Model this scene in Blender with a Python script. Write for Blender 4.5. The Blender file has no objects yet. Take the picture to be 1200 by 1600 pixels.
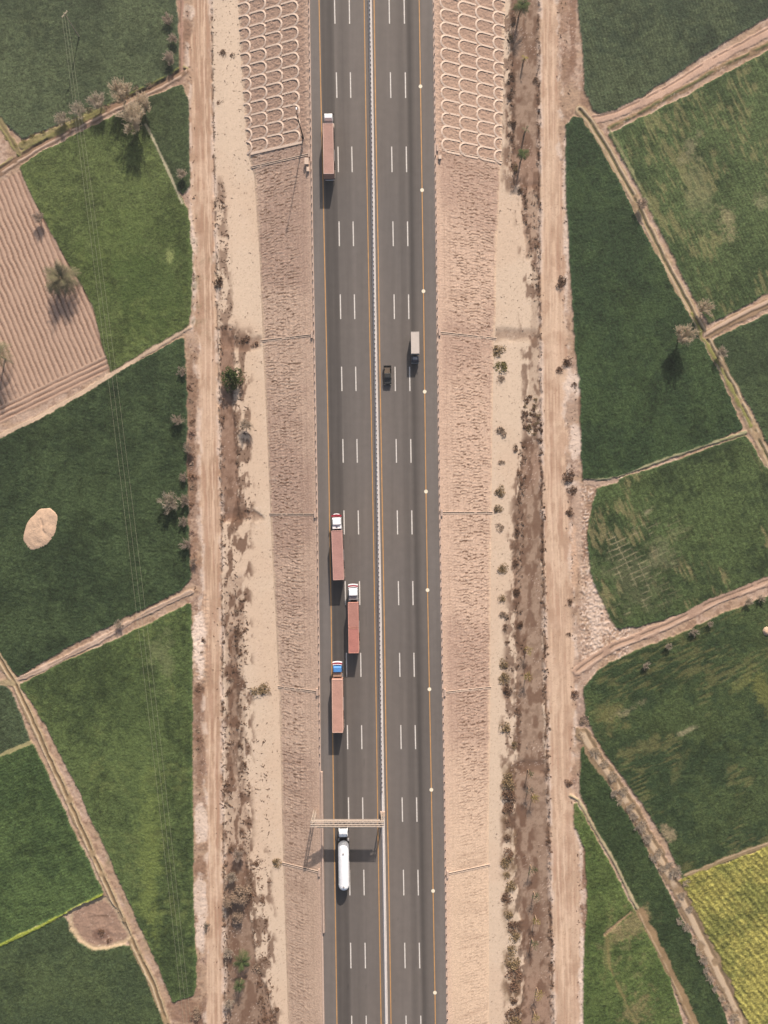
import bpy, math, random
import numpy as np
R = math.radians
random.seed(7)
rng = np.random.default_rng(7)
scene = bpy.context.scene
# ------------------------------------------------------------------ camera / light
F = 1110.0; H = 178.0            # focal length in photo pixels, height above the road (m)
SUN_EL = R(30.0); SUN_DIR = (0.18, 0.984)   # horizontal direction towards the sun
cam_d = bpy.data.cameras.new('camera'); cam = bpy.data.objects.new('camera', cam_d)
scene.collection.objects.link(cam); scene.camera = cam
cam.location = (0, 0, H); cam.rotation_euler = (0, 0, 0)
cam_d.sensor_fit = 'VERTICAL'; cam_d.sensor_height = 24.0; cam_d.lens = 24.0*F/1600.0
cam_d.clip_start = 1.0; cam_d.clip_end = 9000.0
w = bpy.data.worlds.new('World'); scene.world = w; w.use_nodes = True
nt = w.node_tree; sky = nt.nodes.new('ShaderNodeTexSky'); sky.sky_type = 'NISHITA'
sky.sun_disc = False; sky.sun_elevation = SUN_EL; sky.sun_rotation = math.atan2(SUN_DIR[0], SUN_DIR[1])
sky.dust_density = 3.5; sky.air_density = 1.0; sky.ozone_density = 1.0
bg = nt.nodes['Background']; bg.inputs['Strength'].default_value = 0.095
nt.links.new(sky.outputs[0], bg.inputs[0])
sd = bpy.data.lights.new('sun', 'SUN'); sun = bpy.data.objects.new('sun', sd); scene.collection.objects.link(sun)
sd.energy = 4.6; sd.angle = R(0.9); sd.color = (1.0, 0.905, 0.82)
from mathutils import Vector
dv = Vector((-SUN_DIR[0]*math.cos(SUN_EL), -SUN_DIR[1]*math.cos(SUN_EL), -math.sin(SUN_EL)))
sun.rotation_euler = dv.to_track_quat('-Z', 'Y').to_euler()
scene.view_settings.view_transform = 'Standard'; scene.view_settings.look = 'None'
scene.view_settings.exposure = 0.58; scene.view_settings.gamma = 1.0
scene.render.resolution_x = 768; scene.render.resolution_y = 1024

# ------------------------------------------------------------------ helpers
K = 1.45
def lin(c):
    c = np.asarray(c, dtype=np.float64)/255.0
    return np.where(c <= 0.04045, c/12.92, ((c+0.055)/1.055)**2.4)
def alb(*c): return tuple(np.minimum(lin(c)/K, 0.85))
def ext(y, pts):                       # piecewise linear with linear extrapolation; pts = [(y, x), ...]
    a = np.array(pts, dtype=np.float64); y = np.asarray(y, dtype=np.float64)
    r = np.interp(y, a[:, 0], a[:, 1])
    s = 0.0140
    r = np.where(y < a[0, 0], a[0, 1]+(y-a[0, 0])*s, r); r = np.where(y > a[-1, 0], a[-1, 1]+(y-a[-1, 0])*s, r)
    return r
def gzY(Y): return np.interp(Y, [-133, 133], [-4.2, -7.5])
def ground(px, py):                    # photo pixel -> point of the ground
    px = np.asarray(px, dtype=np.float64); py = np.asarray(py, dtype=np.float64)
    Y = (800-py)*0.165
    for _ in range(4): Y = (800-py)*(H-gzY(Y))/F
    z = gzY(Y); return (px-600)*(H-z)/F, Y, z
def at(px, py, z=0.0): return ((px-600)*(H-z)/F, (800-py)*(H-z)/F, z)

def vnoise(x, y, seed):
    xi = np.floor(x); yi = np.floor(y); fx = (x-xi).astype(np.float32); fy = (y-yi).astype(np.float32)
    xi = xi.astype(np.int64); yi = yi.astype(np.int64)
    def h(a, b):
        v = (a*374761393 + b*668265263 + seed*974634777) & 0xffffffff
        v = ((v ^ (v >> 13))*1274126177) & 0xffffffff
        v = (v ^ (v >> 16)) & 0xffff
        return v.astype(np.float32)/65535.0
    fx = fx*fx*(3-2*fx); fy = fy*fy*(3-2*fy)
    a = h(xi, yi); b = h(xi+1, yi); c = h(xi, yi+1); d = h(xi+1, yi+1)
    return (a*(1-fx)+b*fx)*(1-fy)+(c*(1-fx)+d*fx)*fy
def fbm(x, y, s, seed, o=4, g=0.5):    # s = size of the largest feature; result about 0..1
    t = 0; a = 1; n = 0
    for i in range(o):
        t = t+a*vnoise(x/s+i*17.3, y/s+i*9.1, seed+i*31); n += a; a *= g; s = s/2.03
    return t/n
def sstep(a, b, x):
    t = np.clip((x-a)/(b-a), 0, 1); return t*t*(3-2*t)

C = scene.collection
def tag(o, label=None, cat=None, group=None, kind=None):
    if label: o['label'] = label
    if cat: o['category'] = cat
    if group: o['group'] = group
    if kind: o['kind'] = kind
    return o
def link(name, me, parent=None, mat=None):
    o = bpy.data.objects.new(name, me); C.objects.link(o)
    if parent is not None: o.parent = parent
    if mat is not None: me.materials.append(mat)
    return o
def empty(name, loc=(0, 0, 0), rz=0.0):
    o = bpy.data.objects.new(name, None); C.objects.link(o); o.location = loc; o.rotation_euler = (0, 0, rz)
    o.empty_display_size = 0.2; return o
def np_mesh(name, V, Q, col=None, smooth=False, n=4):
    me = bpy.data.meshes.new(name)
    V = np.ascontiguousarray(V, dtype=np.float32); Q = np.ascontiguousarray(Q, dtype=np.int32)
    me.vertices.add(len(V)); me.vertices.foreach_set('co', V.ravel())
    me.loops.add(Q.size); me.loops.foreach_set('vertex_index', Q.ravel())
    me.polygons.add(len(Q)); me.polygons.foreach_set('loop_start', np.arange(0, Q.size, n, dtype=np.int32))
    me.polygons.foreach_set('loop_total', np.full(len(Q), n, dtype=np.int32))
    if smooth: me.polygons.foreach_set('use_smooth', np.ones(len(Q), dtype=bool))
    me.update(calc_edges=True)
    if col is not None:
        at_ = me.color_attributes.new('Col', 'FLOAT_COLOR', 'POINT')
        c4 = np.ones((len(V), 4), dtype=np.float32); c4[:, :3] = col; at_.data.foreach_set('color', c4.ravel())
    return me

class MB:                              # collects shapes, links them as one mesh
    def __init__(s): s.v = []; s.f = []
    def add(s, vs, fs):
        b = len(s.v); s.v += [tuple(p) for p in vs]; s.f += [tuple(b+i for i in f) for f in fs]; return s
    def box(s, x0, x1, y0, y1, z0, z1, ch=0.0, tx=0.0, ty0=0.0, ty1=0.0):
        # box with chamfered vertical+top edges; tx narrows the top, ty0/ty1 pull in the rear/front of the top
        c = min(ch, (x1-x0)*0.3, (y1-y0)*0.3, (z1-z0)*0.3)
        def ring(a0, a1, b0, b1, z, c):
            if c <= 0: return [(a0, b0, z), (a1, b0, z), (a1, b1, z), (a0, b1, z)]
            return [(a0+c, b0, z), (a1-c, b0, z), (a1, b0+c, z), (a1, b1-c, z), (a1-c, b1, z), (a0+c, b1, z), (a0, b1-c, z), (a0, b0+c, z)]
        rs = [ring(x0, x1, y0, y1, z0, c), ring(x0+tx, x1-tx, y0+ty0, y1-ty1, z1-c, c)]
        if c > 0: rs.append(ring(x0+tx+c, x1-tx-c, y0+ty0+c, y1-ty1-c, z1, c*0.6))
        n = len(rs[0]); vs = [p for r in rs for p in r]; fs = [tuple(range(n))[::-1]]
        for k in range(len(rs)-1):
            for i in range(n): j = (i+1) % n; fs.append((k*n+i, k*n+j, (k+1)*n+j, (k+1)*n+i))
        fs.append(tuple((len(rs)-1)*n+i for i in range(n))); return s.add(vs, fs)
    def cyl(s, a, b, r0, r1=None, n=12, cap=True):
        r1 = r0 if r1 is None else r1; a = Vector(a); b = Vector(b); d = (b-a).normalized()
        u = d.orthogonal().normalized(); v = d.cross(u); vs = []
        for p, r in ((a, r0), (b, r1)):
            for i in range(n):
                t = 2*math.pi*i/n; vs.append(p+u*(r*math.cos(t))+v*(r*math.sin(t)))
        fs = [(i, (i+1) % n, n+(i+1) % n, n+i) for i in range(n)]
        if cap: fs += [tuple(range(n))[::-1], tuple(range(n, 2*n))]
        return s.add(vs, fs)
    def lathe_y(s, prof, n=24, cx=0, cz=0):        # prof = [(y, r)], axis along y
        vs = []; fs = []
        for (y, r) in prof:
            for i in range(n):
                t = 2*math.pi*i/n; vs.append((cx+r*math.cos(t), y, cz+r*math.sin(t)))
        for k in range(len(prof)-1):
            for i in range(n): j = (i+1) % n; fs.append((k*n+i, k*n+j, (k+1)*n+j, (k+1)*n+i))
        fs += [tuple(range(n))[::-1], tuple(len(vs)-n+i for i in range(n))]
        return s.add(vs, fs)
    def build(s, name, mat, parent=None, smooth=False):
        me = bpy.data.meshes.new(name); me.from_pydata([tuple(p) for p in s.v], [], s.f); me.validate(); me.update()
        if smooth:
            for p in me.polygons: p.use_smooth = True
        return link(name, me, parent, mat)

def new_mat(name, color=(0.5, 0.5, 0.5), rough=0.8, metal=0.0, attr=False, noise=0.0, nscale=2.0, bump=0.0, bscale=4.0,
            speck=None, stretch=(1, 1, 1), spec=0.2, noise2=None):
    m = bpy.data.materials.new(name); m.use_nodes = True; n = m.node_tree.nodes; L = m.node_tree.links
    p = n['Principled BSDF']; p.inputs['Roughness'].default_value = rough; p.inputs['Metallic'].default_value = metal
    p.inputs['Specular IOR Level'].default_value = spec
    tc = n.new('ShaderNodeTexCoord'); mp = n.new('ShaderNodeMapping'); mp.inputs['Scale'].default_value = stretch
    L.new(tc.outputs['Object'], mp.inputs['Vector'])
    if attr:
        a = n.new('ShaderNodeAttribute'); a.attribute_name = 'Col'; out = a.outputs['Color']
    else:
        a = n.new('ShaderNodeRGB'); a.outputs[0].default_value = (*color, 1); out = a.outputs[0]
    def mul(out, fac_out):
        x = n.new('ShaderNodeMix'); x.data_type = 'RGBA'; x.blend_type = 'MULTIPLY'; x.inputs['Factor'].default_value = 1
        L.new(out, x.inputs['A']); L.new(fac_out, x.inputs['B']); return x.outputs['Result']
    def noise_fac(scale, amt, det=5, vec=None):
        t = n.new('ShaderNodeTexNoise'); t.inputs['Scale'].default_value = scale; t.inputs['Detail'].default_value = det
        t.inputs['Roughness'].default_value = 0.65
        L.new((vec or mp.outputs['Vector']), t.inputs['Vector'])
        r = n.new('ShaderNodeMapRange'); r.inputs['From Min'].default_value = 0.3; r.inputs['From Max'].default_value = 0.7
        r.inputs['To Min'].default_value = 1-amt; r.inputs['To Max'].default_value = 1+amt
        L.new(t.outputs['Fac'], r.inputs['Value']); return r.outputs['Result']
    if noise: out = mul(out, noise_fac(nscale, noise))
    if noise2: out = mul(out, noise_fac(noise2[0], noise2[1]))
    if speck:                           # (scale, threshold, factor)
        t = n.new('ShaderNodeTexVoronoi'); t.inputs['Scale'].default_value = speck[0]
        L.new(tc.outputs['Object'], t.inputs['Vector'])
        r = n.new('ShaderNodeMapRange'); r.inputs['From Min'].default_value = speck[1]; r.inputs['From Max'].default_value = speck[1]+0.12
        r.inputs['To Min'].default_value = speck[2]; r.inputs['To Max'].default_value = 1
        L.new(t.outputs['Distance'], r.inputs['Value']); out = mul(out, r.outputs['Result'])
    L.new(out, p.inputs['Base Color'])
    if bump:
        t = n.new('ShaderNodeTexNoise'); t.inputs['Scale'].default_value = bscale; t.inputs['Detail'].default_value = 6
        L.new(tc.outputs['Object'], t.inputs['Vector'])
        b = n.new('ShaderNodeBump'); b.inputs['Strength'].default_value = bump; b.inputs['Distance'].default_value = 0.15
        L.new(t.outputs['Fac'], b.inputs['Height']); L.new(b.outputs['Normal'], p.inputs['Normal'])
    return m

M = {
 'soil': new_mat('soil', attr=True, rough=1, noise=0.05, nscale=1.2, bump=0.25, bscale=2.0, noise2=(3.0, 0.05), spec=0.05),
 'crop': new_mat('crop', attr=True, rough=0.9, noise=0.30, nscale=1.8, bump=0.8, bscale=3.0, noise2=(5.0, 0.25), spec=0.1),
 'track': new_mat('track_soil', attr=True, rough=1, noise=0.06, nscale=1.2, bump=0.3, bscale=2.0, noise2=(2.5, 0.05), spec=0.05),
 'slope': new_mat('slope_soil', attr=True, rough=1, noise=0.14, nscale=2.2, bump=0.7, bscale=3.0, noise2=(6.0, 0.12), spec=0.05),
 'concrete': new_mat('concrete', alb(232, 206, 184), rough=0.9, noise=0.10, nscale=1.5, bump=0.2),
 'kerb': new_mat('kerb_concrete', alb(205, 178, 160), rough=0.9, noise=0.14, nscale=1.2, bump=0.2),
 'barrier': new_mat('barrier_concrete', alb(236, 226, 218), rough=0.85, noise=0.10, nscale=1.0),
 'white': new_mat('white_marking', alb(228, 220, 210), rough=0.7, noise=0.22, nscale=2.5),
 'yellow': new_mat('yellow_marking', alb(206, 156, 98), rough=0.7, noise=0.18, nscale=0.8),
 'cream': new_mat('cream_dot', alb(250, 238, 210), rough=0.7, noise=0.06),
 'steel': new_mat('galvanised_steel', alb(205, 188, 172), rough=0.55, metal=0.2, noise=0.12),
 'darksteel': new_mat('dark_steel', alb(70, 58, 50), rough=0.7, noise=0.2),
 'black': new_mat('chassis_black', alb(42, 38, 38), rough=0.7, noise=0.25, nscale=3),
 'rubber': new_mat('tyre_rubber', (0.02, 0.02, 0.02), rough=0.9),
 'rim': new_mat('wheel_rim', (0.35, 0.33, 0.31), rough=0.45, metal=0.6),
 'glass': new_mat('window_glass', (0.02, 0.025, 0.03), rough=0.08, spec=0.5),
 'lamp': new_mat('lamp_lens', (0.7, 0.65, 0.5), rough=0.2, spec=0.5),
 'red': new_mat('red_paint', alb(165, 40, 55), rough=0.45, noise=0.15, spec=0.4),
 'redlamp': new_mat('tail_lens', (0.4, 0.02, 0.02), rough=0.3, spec=0.5),
 'whitep': new_mat('white_paint', (0.80, 0.79, 0.78), rough=0.4, noise=0.05, nscale=1.2, spec=0.4),
 'greyp': new_mat('grey_paint', alb(170, 165, 162), rough=0.5, noise=0.12, spec=0.4),
 'blue': new_mat('blue_paint', alb(88, 150, 215), rough=0.45, noise=0.12, spec=0.4),
 'tan': new_mat('tan_paint', alb(175, 142, 120), rough=0.6, noise=0.15),
 'sign': new_mat('sign_green', (0.02, 0.16, 0.07), rough=0.5),
 'slate': new_mat('slate_paint', alb(96, 96, 104), rough=0.4, noise=0.1, spec=0.4),
 'pickup': new_mat('dark_olive_paint', alb(52, 52, 50), rough=0.35, noise=0.1, spec=0.5),
 'boxp': new_mat('offwhite_box', alb(214, 200, 188), rough=0.55, noise=0.05, nscale=1.0),
 'wood': new_mat('pole_concrete', alb(190, 175, 150), rough=0.9, noise=0.1),
 'wire': new_mat('wire_alloy', alb(176, 172, 146), rough=0.5, metal=0.2),
 'limb': new_mat('limb_bark', (0.38, 0.31, 0.25), rough=1),
 'bark': new_mat('bark', alb(176, 148, 124), rough=1, noise=0.3, nscale=6),
}
def rust(name, c): return new_mat(name, alb(*c), rough=0.75, noise=0.16, nscale=0.45, noise2=(3.0, 0.12), spec=0.2)

# ------------------------------------------------------------------ road geometry (photo pixels on the road plane)
EDGE_L = [(0, 484), (400, 490), (600, 493.5), (800, 497), (1000, 499.5), (1200, 501.5), (1400, 504), (1600, 507)]
EDGE_R = [(0, 676), (400, 680.5), (800, 685.5), (1000, 689), (1200, 692.5), (1400, 695), (1600, 697.5)]
Y1 = [(0, 498.5), (133, 501), (300, 505), (420, 507.5), (560, 510.5), (720, 513.5), (850, 515.5), (960, 517.5), (1130, 519.5), (1270, 521.5), (1430, 524), (1600, 526.5)]
Y2 = [(0, 569), (200, 572), (400, 575.5), (640, 580), (830, 583.5), (1020, 586.5), (1150, 588.5), (1300, 590.5), (1450, 593), (1600, 595.5)]
Y3 = [(0, 584.5), (180, 587), (400, 591), (600, 594), (800, 597.5), (1000, 601), (1180, 603.5), (1350, 607), (1500, 609.5), (1600, 611)]
Y4 = [(0, 655), (135, 657), (297, 659.5), (455, 661.7), (612, 663.6), (768, 665.6), (922, 668), (1077, 671), (1234, 674), (1392, 676.7), (1550, 679.6)]
BAR = [(0, 578), (150, 580.3), (400, 583.8), (640, 588), (800, 590.7), (960, 593.5), (1150, 596.2), (1260, 598), (1400, 600.3), (1600, 603.3)]
TOE_L = [(0, 371), (100, 376), (240, 386), (275, 396), (400, 404), (520, 409), (800, 421), (1080, 435), (1350, 441), (1600, 449)]
TOE_R = [(0, 790), (250, 784), (400, 777), (500, 776), (530, 773), (800, 769), (1080, 767), (1350, 765), (1600, 766)]
LNA = [(20, 523), (133, 526), (250, 528.5), (366, 530), (480, 532), (592, 534), (705, 536), (816, 537.7), (928, 539.7), (1040, 541.5), (1151, 543), (1264, 544.7), (1377, 546.5), (1490, 548), (1592, 549.5)]
LNB = [(20, 546), (133, 547.7), (250, 550), (366, 552), (480, 554), (592, 556), (705, 558), (816, 560), (928, 562), (1040, 563.8), (1151, 565.2), (1264, 566.8), (1377, 568.7), (1490, 570.6), (1592, 572.2)]
LNC = [(20, 608.3), (133, 610.3), (250, 612.3), (366, 614.2), (480, 616), (592, 617.5), (705, 619.2), (816, 621), (928, 622.7), (1040, 624.6), (1151, 626.5), (1264, 628.6), (1377, 630.6), (1495, 632.7), (1592, 634.5)]
LND = [(20, 631.7), (133, 633.5), (250, 635), (366, 637), (480, 638.6), (592, 640.2), (705, 642), (816, 643.6), (928, 645.2), (1040, 647), (1151, 649), (1264, 651.2), (1377, 653.3), (1495, 655.5), (1592, 657.5)]
rowy = [-5*115+0, -4*115, -345, -230, -115] 
DROWS = [(-345+2, -305), (-230, -191), (-116, -77), (-2, 37), (113, 153), (229, 269), (346, 384.5), (460, 498.5), (573, 611), (686, 723), (797.5, 835), (908, 945.5), (1020, 1057.5), (1133, 1170.5), (1246, 1284), (1359, 1399), (1473, 1513), (1587, 1626), (1702, 1742), (1817, 1857)]
far = [40*1.35**k for k in range(1, 19)]
ROWS = np.array(sorted([-60-v for v in far])+list(np.arange(-60, 1661, 12.0))+[1660+v for v in far])
def rd(px, py, z=0.0): return (np.asarray(px)-600)*(H-z)/F, (800-np.asarray(py))*(H-z)/F

# asphalt: one sheet, lateral coordinate kept as the colour of each lane strip
def road():
    nu = 97; us = np.linspace(0, 1, nu)
    el = ext(ROWS, EDGE_L); er = ext(ROWS, EDGE_R)
    rows2 = np.concatenate([ROWS[ROWS < -60], np.arange(-60, 1661, 4.0), ROWS[ROWS > 1660]]); rows2 = np.unique(rows2)
    el = ext(rows2, EDGE_L); er = ext(rows2, EDGE_R)
    PX = el[:, None]*(1-us)+er[:, None]*us; PY = np.repeat(rows2[:, None], nu, 1)
    X, Y = rd(PX, PY)
    base = lin((118, 110, 104))/K
    uu = PX-ext(PY, Y1)          # px right of the left yellow line
    vv = PX-ext(PY, Y4)          # px right of the right yellow line (negative = lanes)
    f = np.ones_like(X)
    def band(q, a, b, s=1.2): return sstep(a-s, a+s, q)*(1-sstep(b-s, b+s, q))
    f -= 0.37*band(uu, 1.5, 22)                      # worn truck lane, left carriageway
    f -= 0.10*band(uu, 3, 8, 2)+0.10*band(uu, 14, 19, 2)
    f -= 0.12*band(uu, 22, 44, 3)
    f -= 0.20*band(vv, -36, -25, 3); f -= 0.32*band(vv, -22, -10, 3); f -= 0.17*band(vv, -19.5, -14, 1.5)
    f -= 0.14*band(vv, -10, 0, 3); f += 0.05*band(vv, 3, 20, 2); f += 0.04*band(uu, -14, -1, 1)
    f -= 0.05*band(vv, -50, -38, 4)
    st = fbm(PX, PY, 1, 5, 1)
    f *= 1+0.24*(fbm(X/1.1, Y/60, 1.0, 51, 3)-0.5)+0.10*(fbm(X/0.5, Y/9, 1.0, 54, 2)-0.5)
    f *= 1+0.16*(fbm(X, Y, 40, 52, 4)-0.5)
    # paving joints: strips laid in separate lengths change tone a little
    for k, (y0, y1, a, b, d) in enumerate([(640, 900, -14, 0, 0.03), (900, 1600, -14, 0, 0.07), (1440, 1600, -14, 2, -0.05), (-60, 300, 20, 65, 0.02), (600, 700, 44, 68, -0.03), (1170, 1290, -14, 1, -0.04)]):
        f += d*band(uu, a, b, 1)*band(PY, y0, y1, 1)
    for a, b, line in ((9.5, 13.5, Y1), (33, 37, Y1)): f -= 0.07*band(PX-ext(PY, line), a, b, 1.5)*sstep(0.35, 0.6, fbm(X*2, Y/12, 1.0, 55, 2))
    sk = sstep(0.965, 0.99, vnoise(X/0.45, Y/7.0, 57))*band(PX-ext(PY, Y1), 2, 62, 1); f -= 0.16*sk
    dr = sstep(0.985, 0.998, vnoise(X/0.5, Y/0.5, 58)); f -= 0.22*dr
    for yj in (118, 652, 777, 1012, 1333): f -= 0.05*band(PY, yj, yj+0.8, 0.8)
    ds = sstep(2.6, 0.4, np.abs(PX-ext(PY, BAR))-1.5)*sstep(0.3, 0.7, fbm(X, Y/6, 2, 59, 3)); f += 0.16*ds
    ds = (sstep(3.2, 0, PX-ext(PY, EDGE_L))+sstep(3.2, 0, ext(PY, EDGE_R)-PX))*sstep(0.3, 0.6, fbm(X, Y/6, 2, 60, 3)); f += 0.20*ds
    hue = fbm(X, Y, 25, 53, 2)[..., None]-0.5
    col = base[None, None, :]*f[..., None]*(1+hue*np.array([0.05, 0, -0.06]))
    n = len(rows2); V = np.stack([X, Y, np.zeros_like(X)], -1).reshape(-1, 3)
    i = np.arange(n-1)[:, None]*nu+np.arange(nu-1)[None, :]
    Q = np.stack([i+nu, i+nu+1, i+1, i], -1).reshape(-1, 4)
    me = np_mesh('road', V, Q, col.reshape(-1, 3))
    m = new_mat('asphalt', attr=True, rough=0.88, noise=0.06, nscale=0.5, noise2=(9, 0.10), bump=0.15, bscale=20, spec=0.25)
    tag(link('road', me, None, m), kind='structure')
road()
def strip(line, width, z, y0, y1, step=10.0):   # flat painted strip following a line; width in metres
    ys = np.unique(np.concatenate([np.arange(y0, y1, step), [y1]])); x = ext(ys, line); X, Y = rd(x, ys, z)
    n = len(ys); V = []
    for i in range(n): V += [(X[i]-width/2, Y[i], z), (X[i]+width/2, Y[i], z)]
    return V, [(2*i, 2*i+2, 2*i+3, 2*i+1) for i in range(n-1)]
mb = MB()
for l in (Y1, Y2, Y3, Y4): mb.add(*strip(l, 0.23, 0.008, -1500, 3000, 12))
tag(mb.build('edge_line_markings', M['yellow']), kind='structure')
mb = MB()
for l in (LNA, LNB, LNC, LND):
    for (a, b) in DROWS: mb.add(*strip(l, 0.27, 0.008, a, b, 12))
tag(mb.build('lane_dash_markings', M['white']), kind='structure')
mb = MB()
for (y, x) in [(135, 657), (297, 659.5), (455, 661.7), (612, 663.6), (768, 665.6), (922, 668), (1077, 671), (1234, 674), (1392, 676.7), (1551, 679.6)]:
    X, Y = rd(x, y); mb.add([(X+0.47*math.cos(t*math.pi/9), Y+0.47*math.sin(t*math.pi/9), 0.014) for t in range(18)], [tuple(range(18))])
tag(mb.build('round_dot_markings', M['cream']), kind='structure')

# kerbs along both edges
for line, sgn in ((EDGE_L, -1), (EDGE_R, 1)):
    mb = MB(); ys = ROWS; x = ext(ys, line); X, Y = rd(x, ys); V = []
    prof = [(0.0, -0.3), (0.0, 0.10), (0.05*sgn, 0.12), (0.42*sgn, 0.12), (0.46*sgn, 0.08), (0.46*sgn, -0.6)]
    for i in range(len(ys)):
        for (a, z) in prof: V.append((X[i]+a, Y[i], z))
    n = len(prof); fs = []
    for i in range(len(ys)-1):
        for k in range(n-1):
            q = (i*n+k, i*n+k+1, (i+1)*n+k+1, (i+1)*n+k); fs.append(q if sgn > 0 else q[::-1])
    mb.add(V, fs); tag(mb.build('kerb', M['kerb']), kind='structure')

# ------------------------------------------------------------------ embankment slopes
def slope(line, toe, sgn, seed):
    Yr = np.concatenate([np.arange(-137, 137.01, 0.2)]); 
    Yf = np.array([1.3**k*137 for k in range(1, 11)]); Yr = np.concatenate([-Yf[::-1], Yr, Yf])
    gz = gzY(Yr)
    er = ext(800-Yr*F/H, line); X0 = (er-600)*H/F+0.44*sgn
    tp = ext(800-Yr*F/(H-gz), toe); X1 = (tp-600)*(H-gz)/F
    nu = 78; t = np.linspace(0, 1, nu)[None, :]
    X = X0[:, None]*(1-t)+X1[:, None]*t; Y = np.repeat(Yr[:, None], nu, 1)
    Z = -0.05*(1-t)+(gz[:, None]-0.05)*t
    Z = Z+np.where(t > 0.93, -0.10*(t-0.93)/0.07, 0)
    py = 800-Y*F/(H-Z)                                   # where the photo shows it
    s = np.abs(X-X0[:, None]); d_toe = np.abs(X-X1[:, None])
    pend = 224 if sgn < 0 else 243
    plain = sstep(pend+2, pend+8, py+(0.0))             # 1 = rough stone part, 0 = arch lattice part
    n1 = fbm(X, Y, 2.6, seed, 3); n2 = fbm(X, Y, 1.0, seed+3, 2); n3 = fbm(X, Y, 14, seed+7, 3)
    n4 = vnoise(X/0.55, Y/0.45, seed+5)
    ph = Y/0.95+2.4*n1+0.9*n2+0.75*n4
    saw = ph-np.floor(ph); colw = s/1.45+0.30*n1; cs = np.floor(colw)
    saw2 = (Y/0.8+2.3*n1+cs*0.37+0.8*n4); saw2 = saw2-np.floor(saw2)
    joff = vnoise(cs+0.0, cs*0+3.0, seed+40)
    saw2 = Y/0.78+1.3*n1+joff*5+0.55*n4; saw2 = saw2-np.floor(saw2)
    sw = saw2
    amp = (0.025+0.055*sstep(0.3, 0.6, fbm(X, Y, 5, seed+9, 3)))
    fade_inner = 0.35+0.65*sstep(2.0, 5.5, s)
    late = 1-0.60*sstep(1150, 1350, py) if sgn > 0 else 1-0.35*sstep(1150, 1400, py)
    side = 0.5+0.5*sstep(0.0, 2.2, d_toe)
    rough = (1-np.abs(2*sw-1))**1.6
    rnd = vnoise(X/0.32, Y/0.32, seed+11)
    dash = sstep(0.34, 0.60, vnoise(X/0.9, Y/0.42, seed+12))
    hgt = plain*fade_inner*late*side*(amp*rough*(0.45+0.9*dash)+0.075*rnd)
    # vertical (along-road) rows of stones
    rows = 1-np.abs(2*(colw-np.floor(colw))-1); hgt += plain*0.06*late*(rows**3)
    # inside the arches: gravelly soil
    hgt += (1-plain)*(0.10*vnoise(X/0.35, Y/0.35, seed+21)**2*2+0.07*fbm(X, Y, 1.2, seed+22, 3))
    Z = Z+hgt
    big = fbm(X, Y, 22, seed+30, 4); fine = vnoise(X/0.3, Y/0.3, seed+31)
    a = lin((212, 182, 160))/K; b = lin((193, 163, 144))/K; pale = lin((226, 198, 170))/K; brown = lin((172, 143, 124))/K
    m = sstep(0.38, 0.62, big)[..., None]
    col = a*(1-m)+b*m
    lt = (sstep(1050, 1450, py)*0.75 if sgn > 0 else 0.35*sstep(1050, 1450, py)+0*X)[..., None]
    col = col*(1-lt)+pale*lt
    st = (sstep(0.80, 0.92, fine)*plain*0.35)[..., None]; col = col*(1-st)+pale*1.12*st
    dk = (sstep(0.20, 0.08, fine)*0.35*late)[..., None]; col = col*(1-dk)+col*0.5*dk
    rim_ = (sstep(0.22, 0.34, sw)*sstep(0.52, 0.40, sw)*dash*plain*late*fade_inner*0.35)[..., None]; col = col*(1-rim_)+(lin((236, 212, 188))/K)*rim_
    gap_ = (sstep(0.22, 0.09, np.minimum(sw, 1-sw))*dash*plain*late*fade_inner*side*0.90)[..., None]; col = col*(1-gap_)+(lin((104, 76, 58))/K)*gap_
    gl = sstep(0.62, 0.80, fbm(X/9, Y, 2.2, seed+50, 3))*plain*0.22*sstep(1.5, 5, s); col = col*(1-gl[..., None])+(lin((150, 120, 100))/K)*gl[..., None]; 
    cg = (sstep(0.10, 0.02, np.abs(colw-np.floor(colw)-0.5))*plain*late*0.25*sstep(0.3, 0.6, n2))[..., None]; col = col*(1-cg)+(lin((120, 92, 74))/K)*cg
    ar = ((1-plain)*0.75)[..., None]; col = col*(1-ar)+(brown*(0.9+0.35*fine[..., None]))*ar
    tm = (sstep(1.0, 0.2, d_toe+1.2*(n2-0.5)))[..., None]*0.8; col = col*(1-tm)+pale*tm
    ed = (sstep(1.6, 0.5, s))[..., None]*0.6; col = col*(1-ed)+a*1.05*ed
    n = len(Yr); V = np.stack([X, Y, Z], -1).reshape(-1, 3); i = np.arange(n-1)[:, None]*nu+np.arange(nu-1)[None, :]
    Q = np.stack([i, i+1, i+nu+1, i+nu], -1).reshape(-1, 4)
    if sgn < 0: Q = Q[:, ::-1]
    tag(link('embankment_slope', np_mesh('embankment_slope', V, Q, col.reshape(-1, 3)), None, M['slope']), kind='structure')
    def surf(Yw, sd_, dz=0.0):          # point on the slope: world Y, plan distance from the kerb
        g = float(gzY(Yw)); x0 = float((ext(800-Yw*F/H, line)-600)*H/F+0.44*sgn)
        x1 = float((ext(800-Yw*F/(H-g), toe)-600)*(H-g)/F); W = abs(x1-x0); tt = sd_/W
        return (x0+sgn*sd_, Yw, -0.05*(1-tt)+(g-0.05)*tt+dz), W
    return surf
surfL = slope(EDGE_L, TOE_L, -1, 100)
surfR = slope(EDGE_R, TOE_R, 1, 200)

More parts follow.
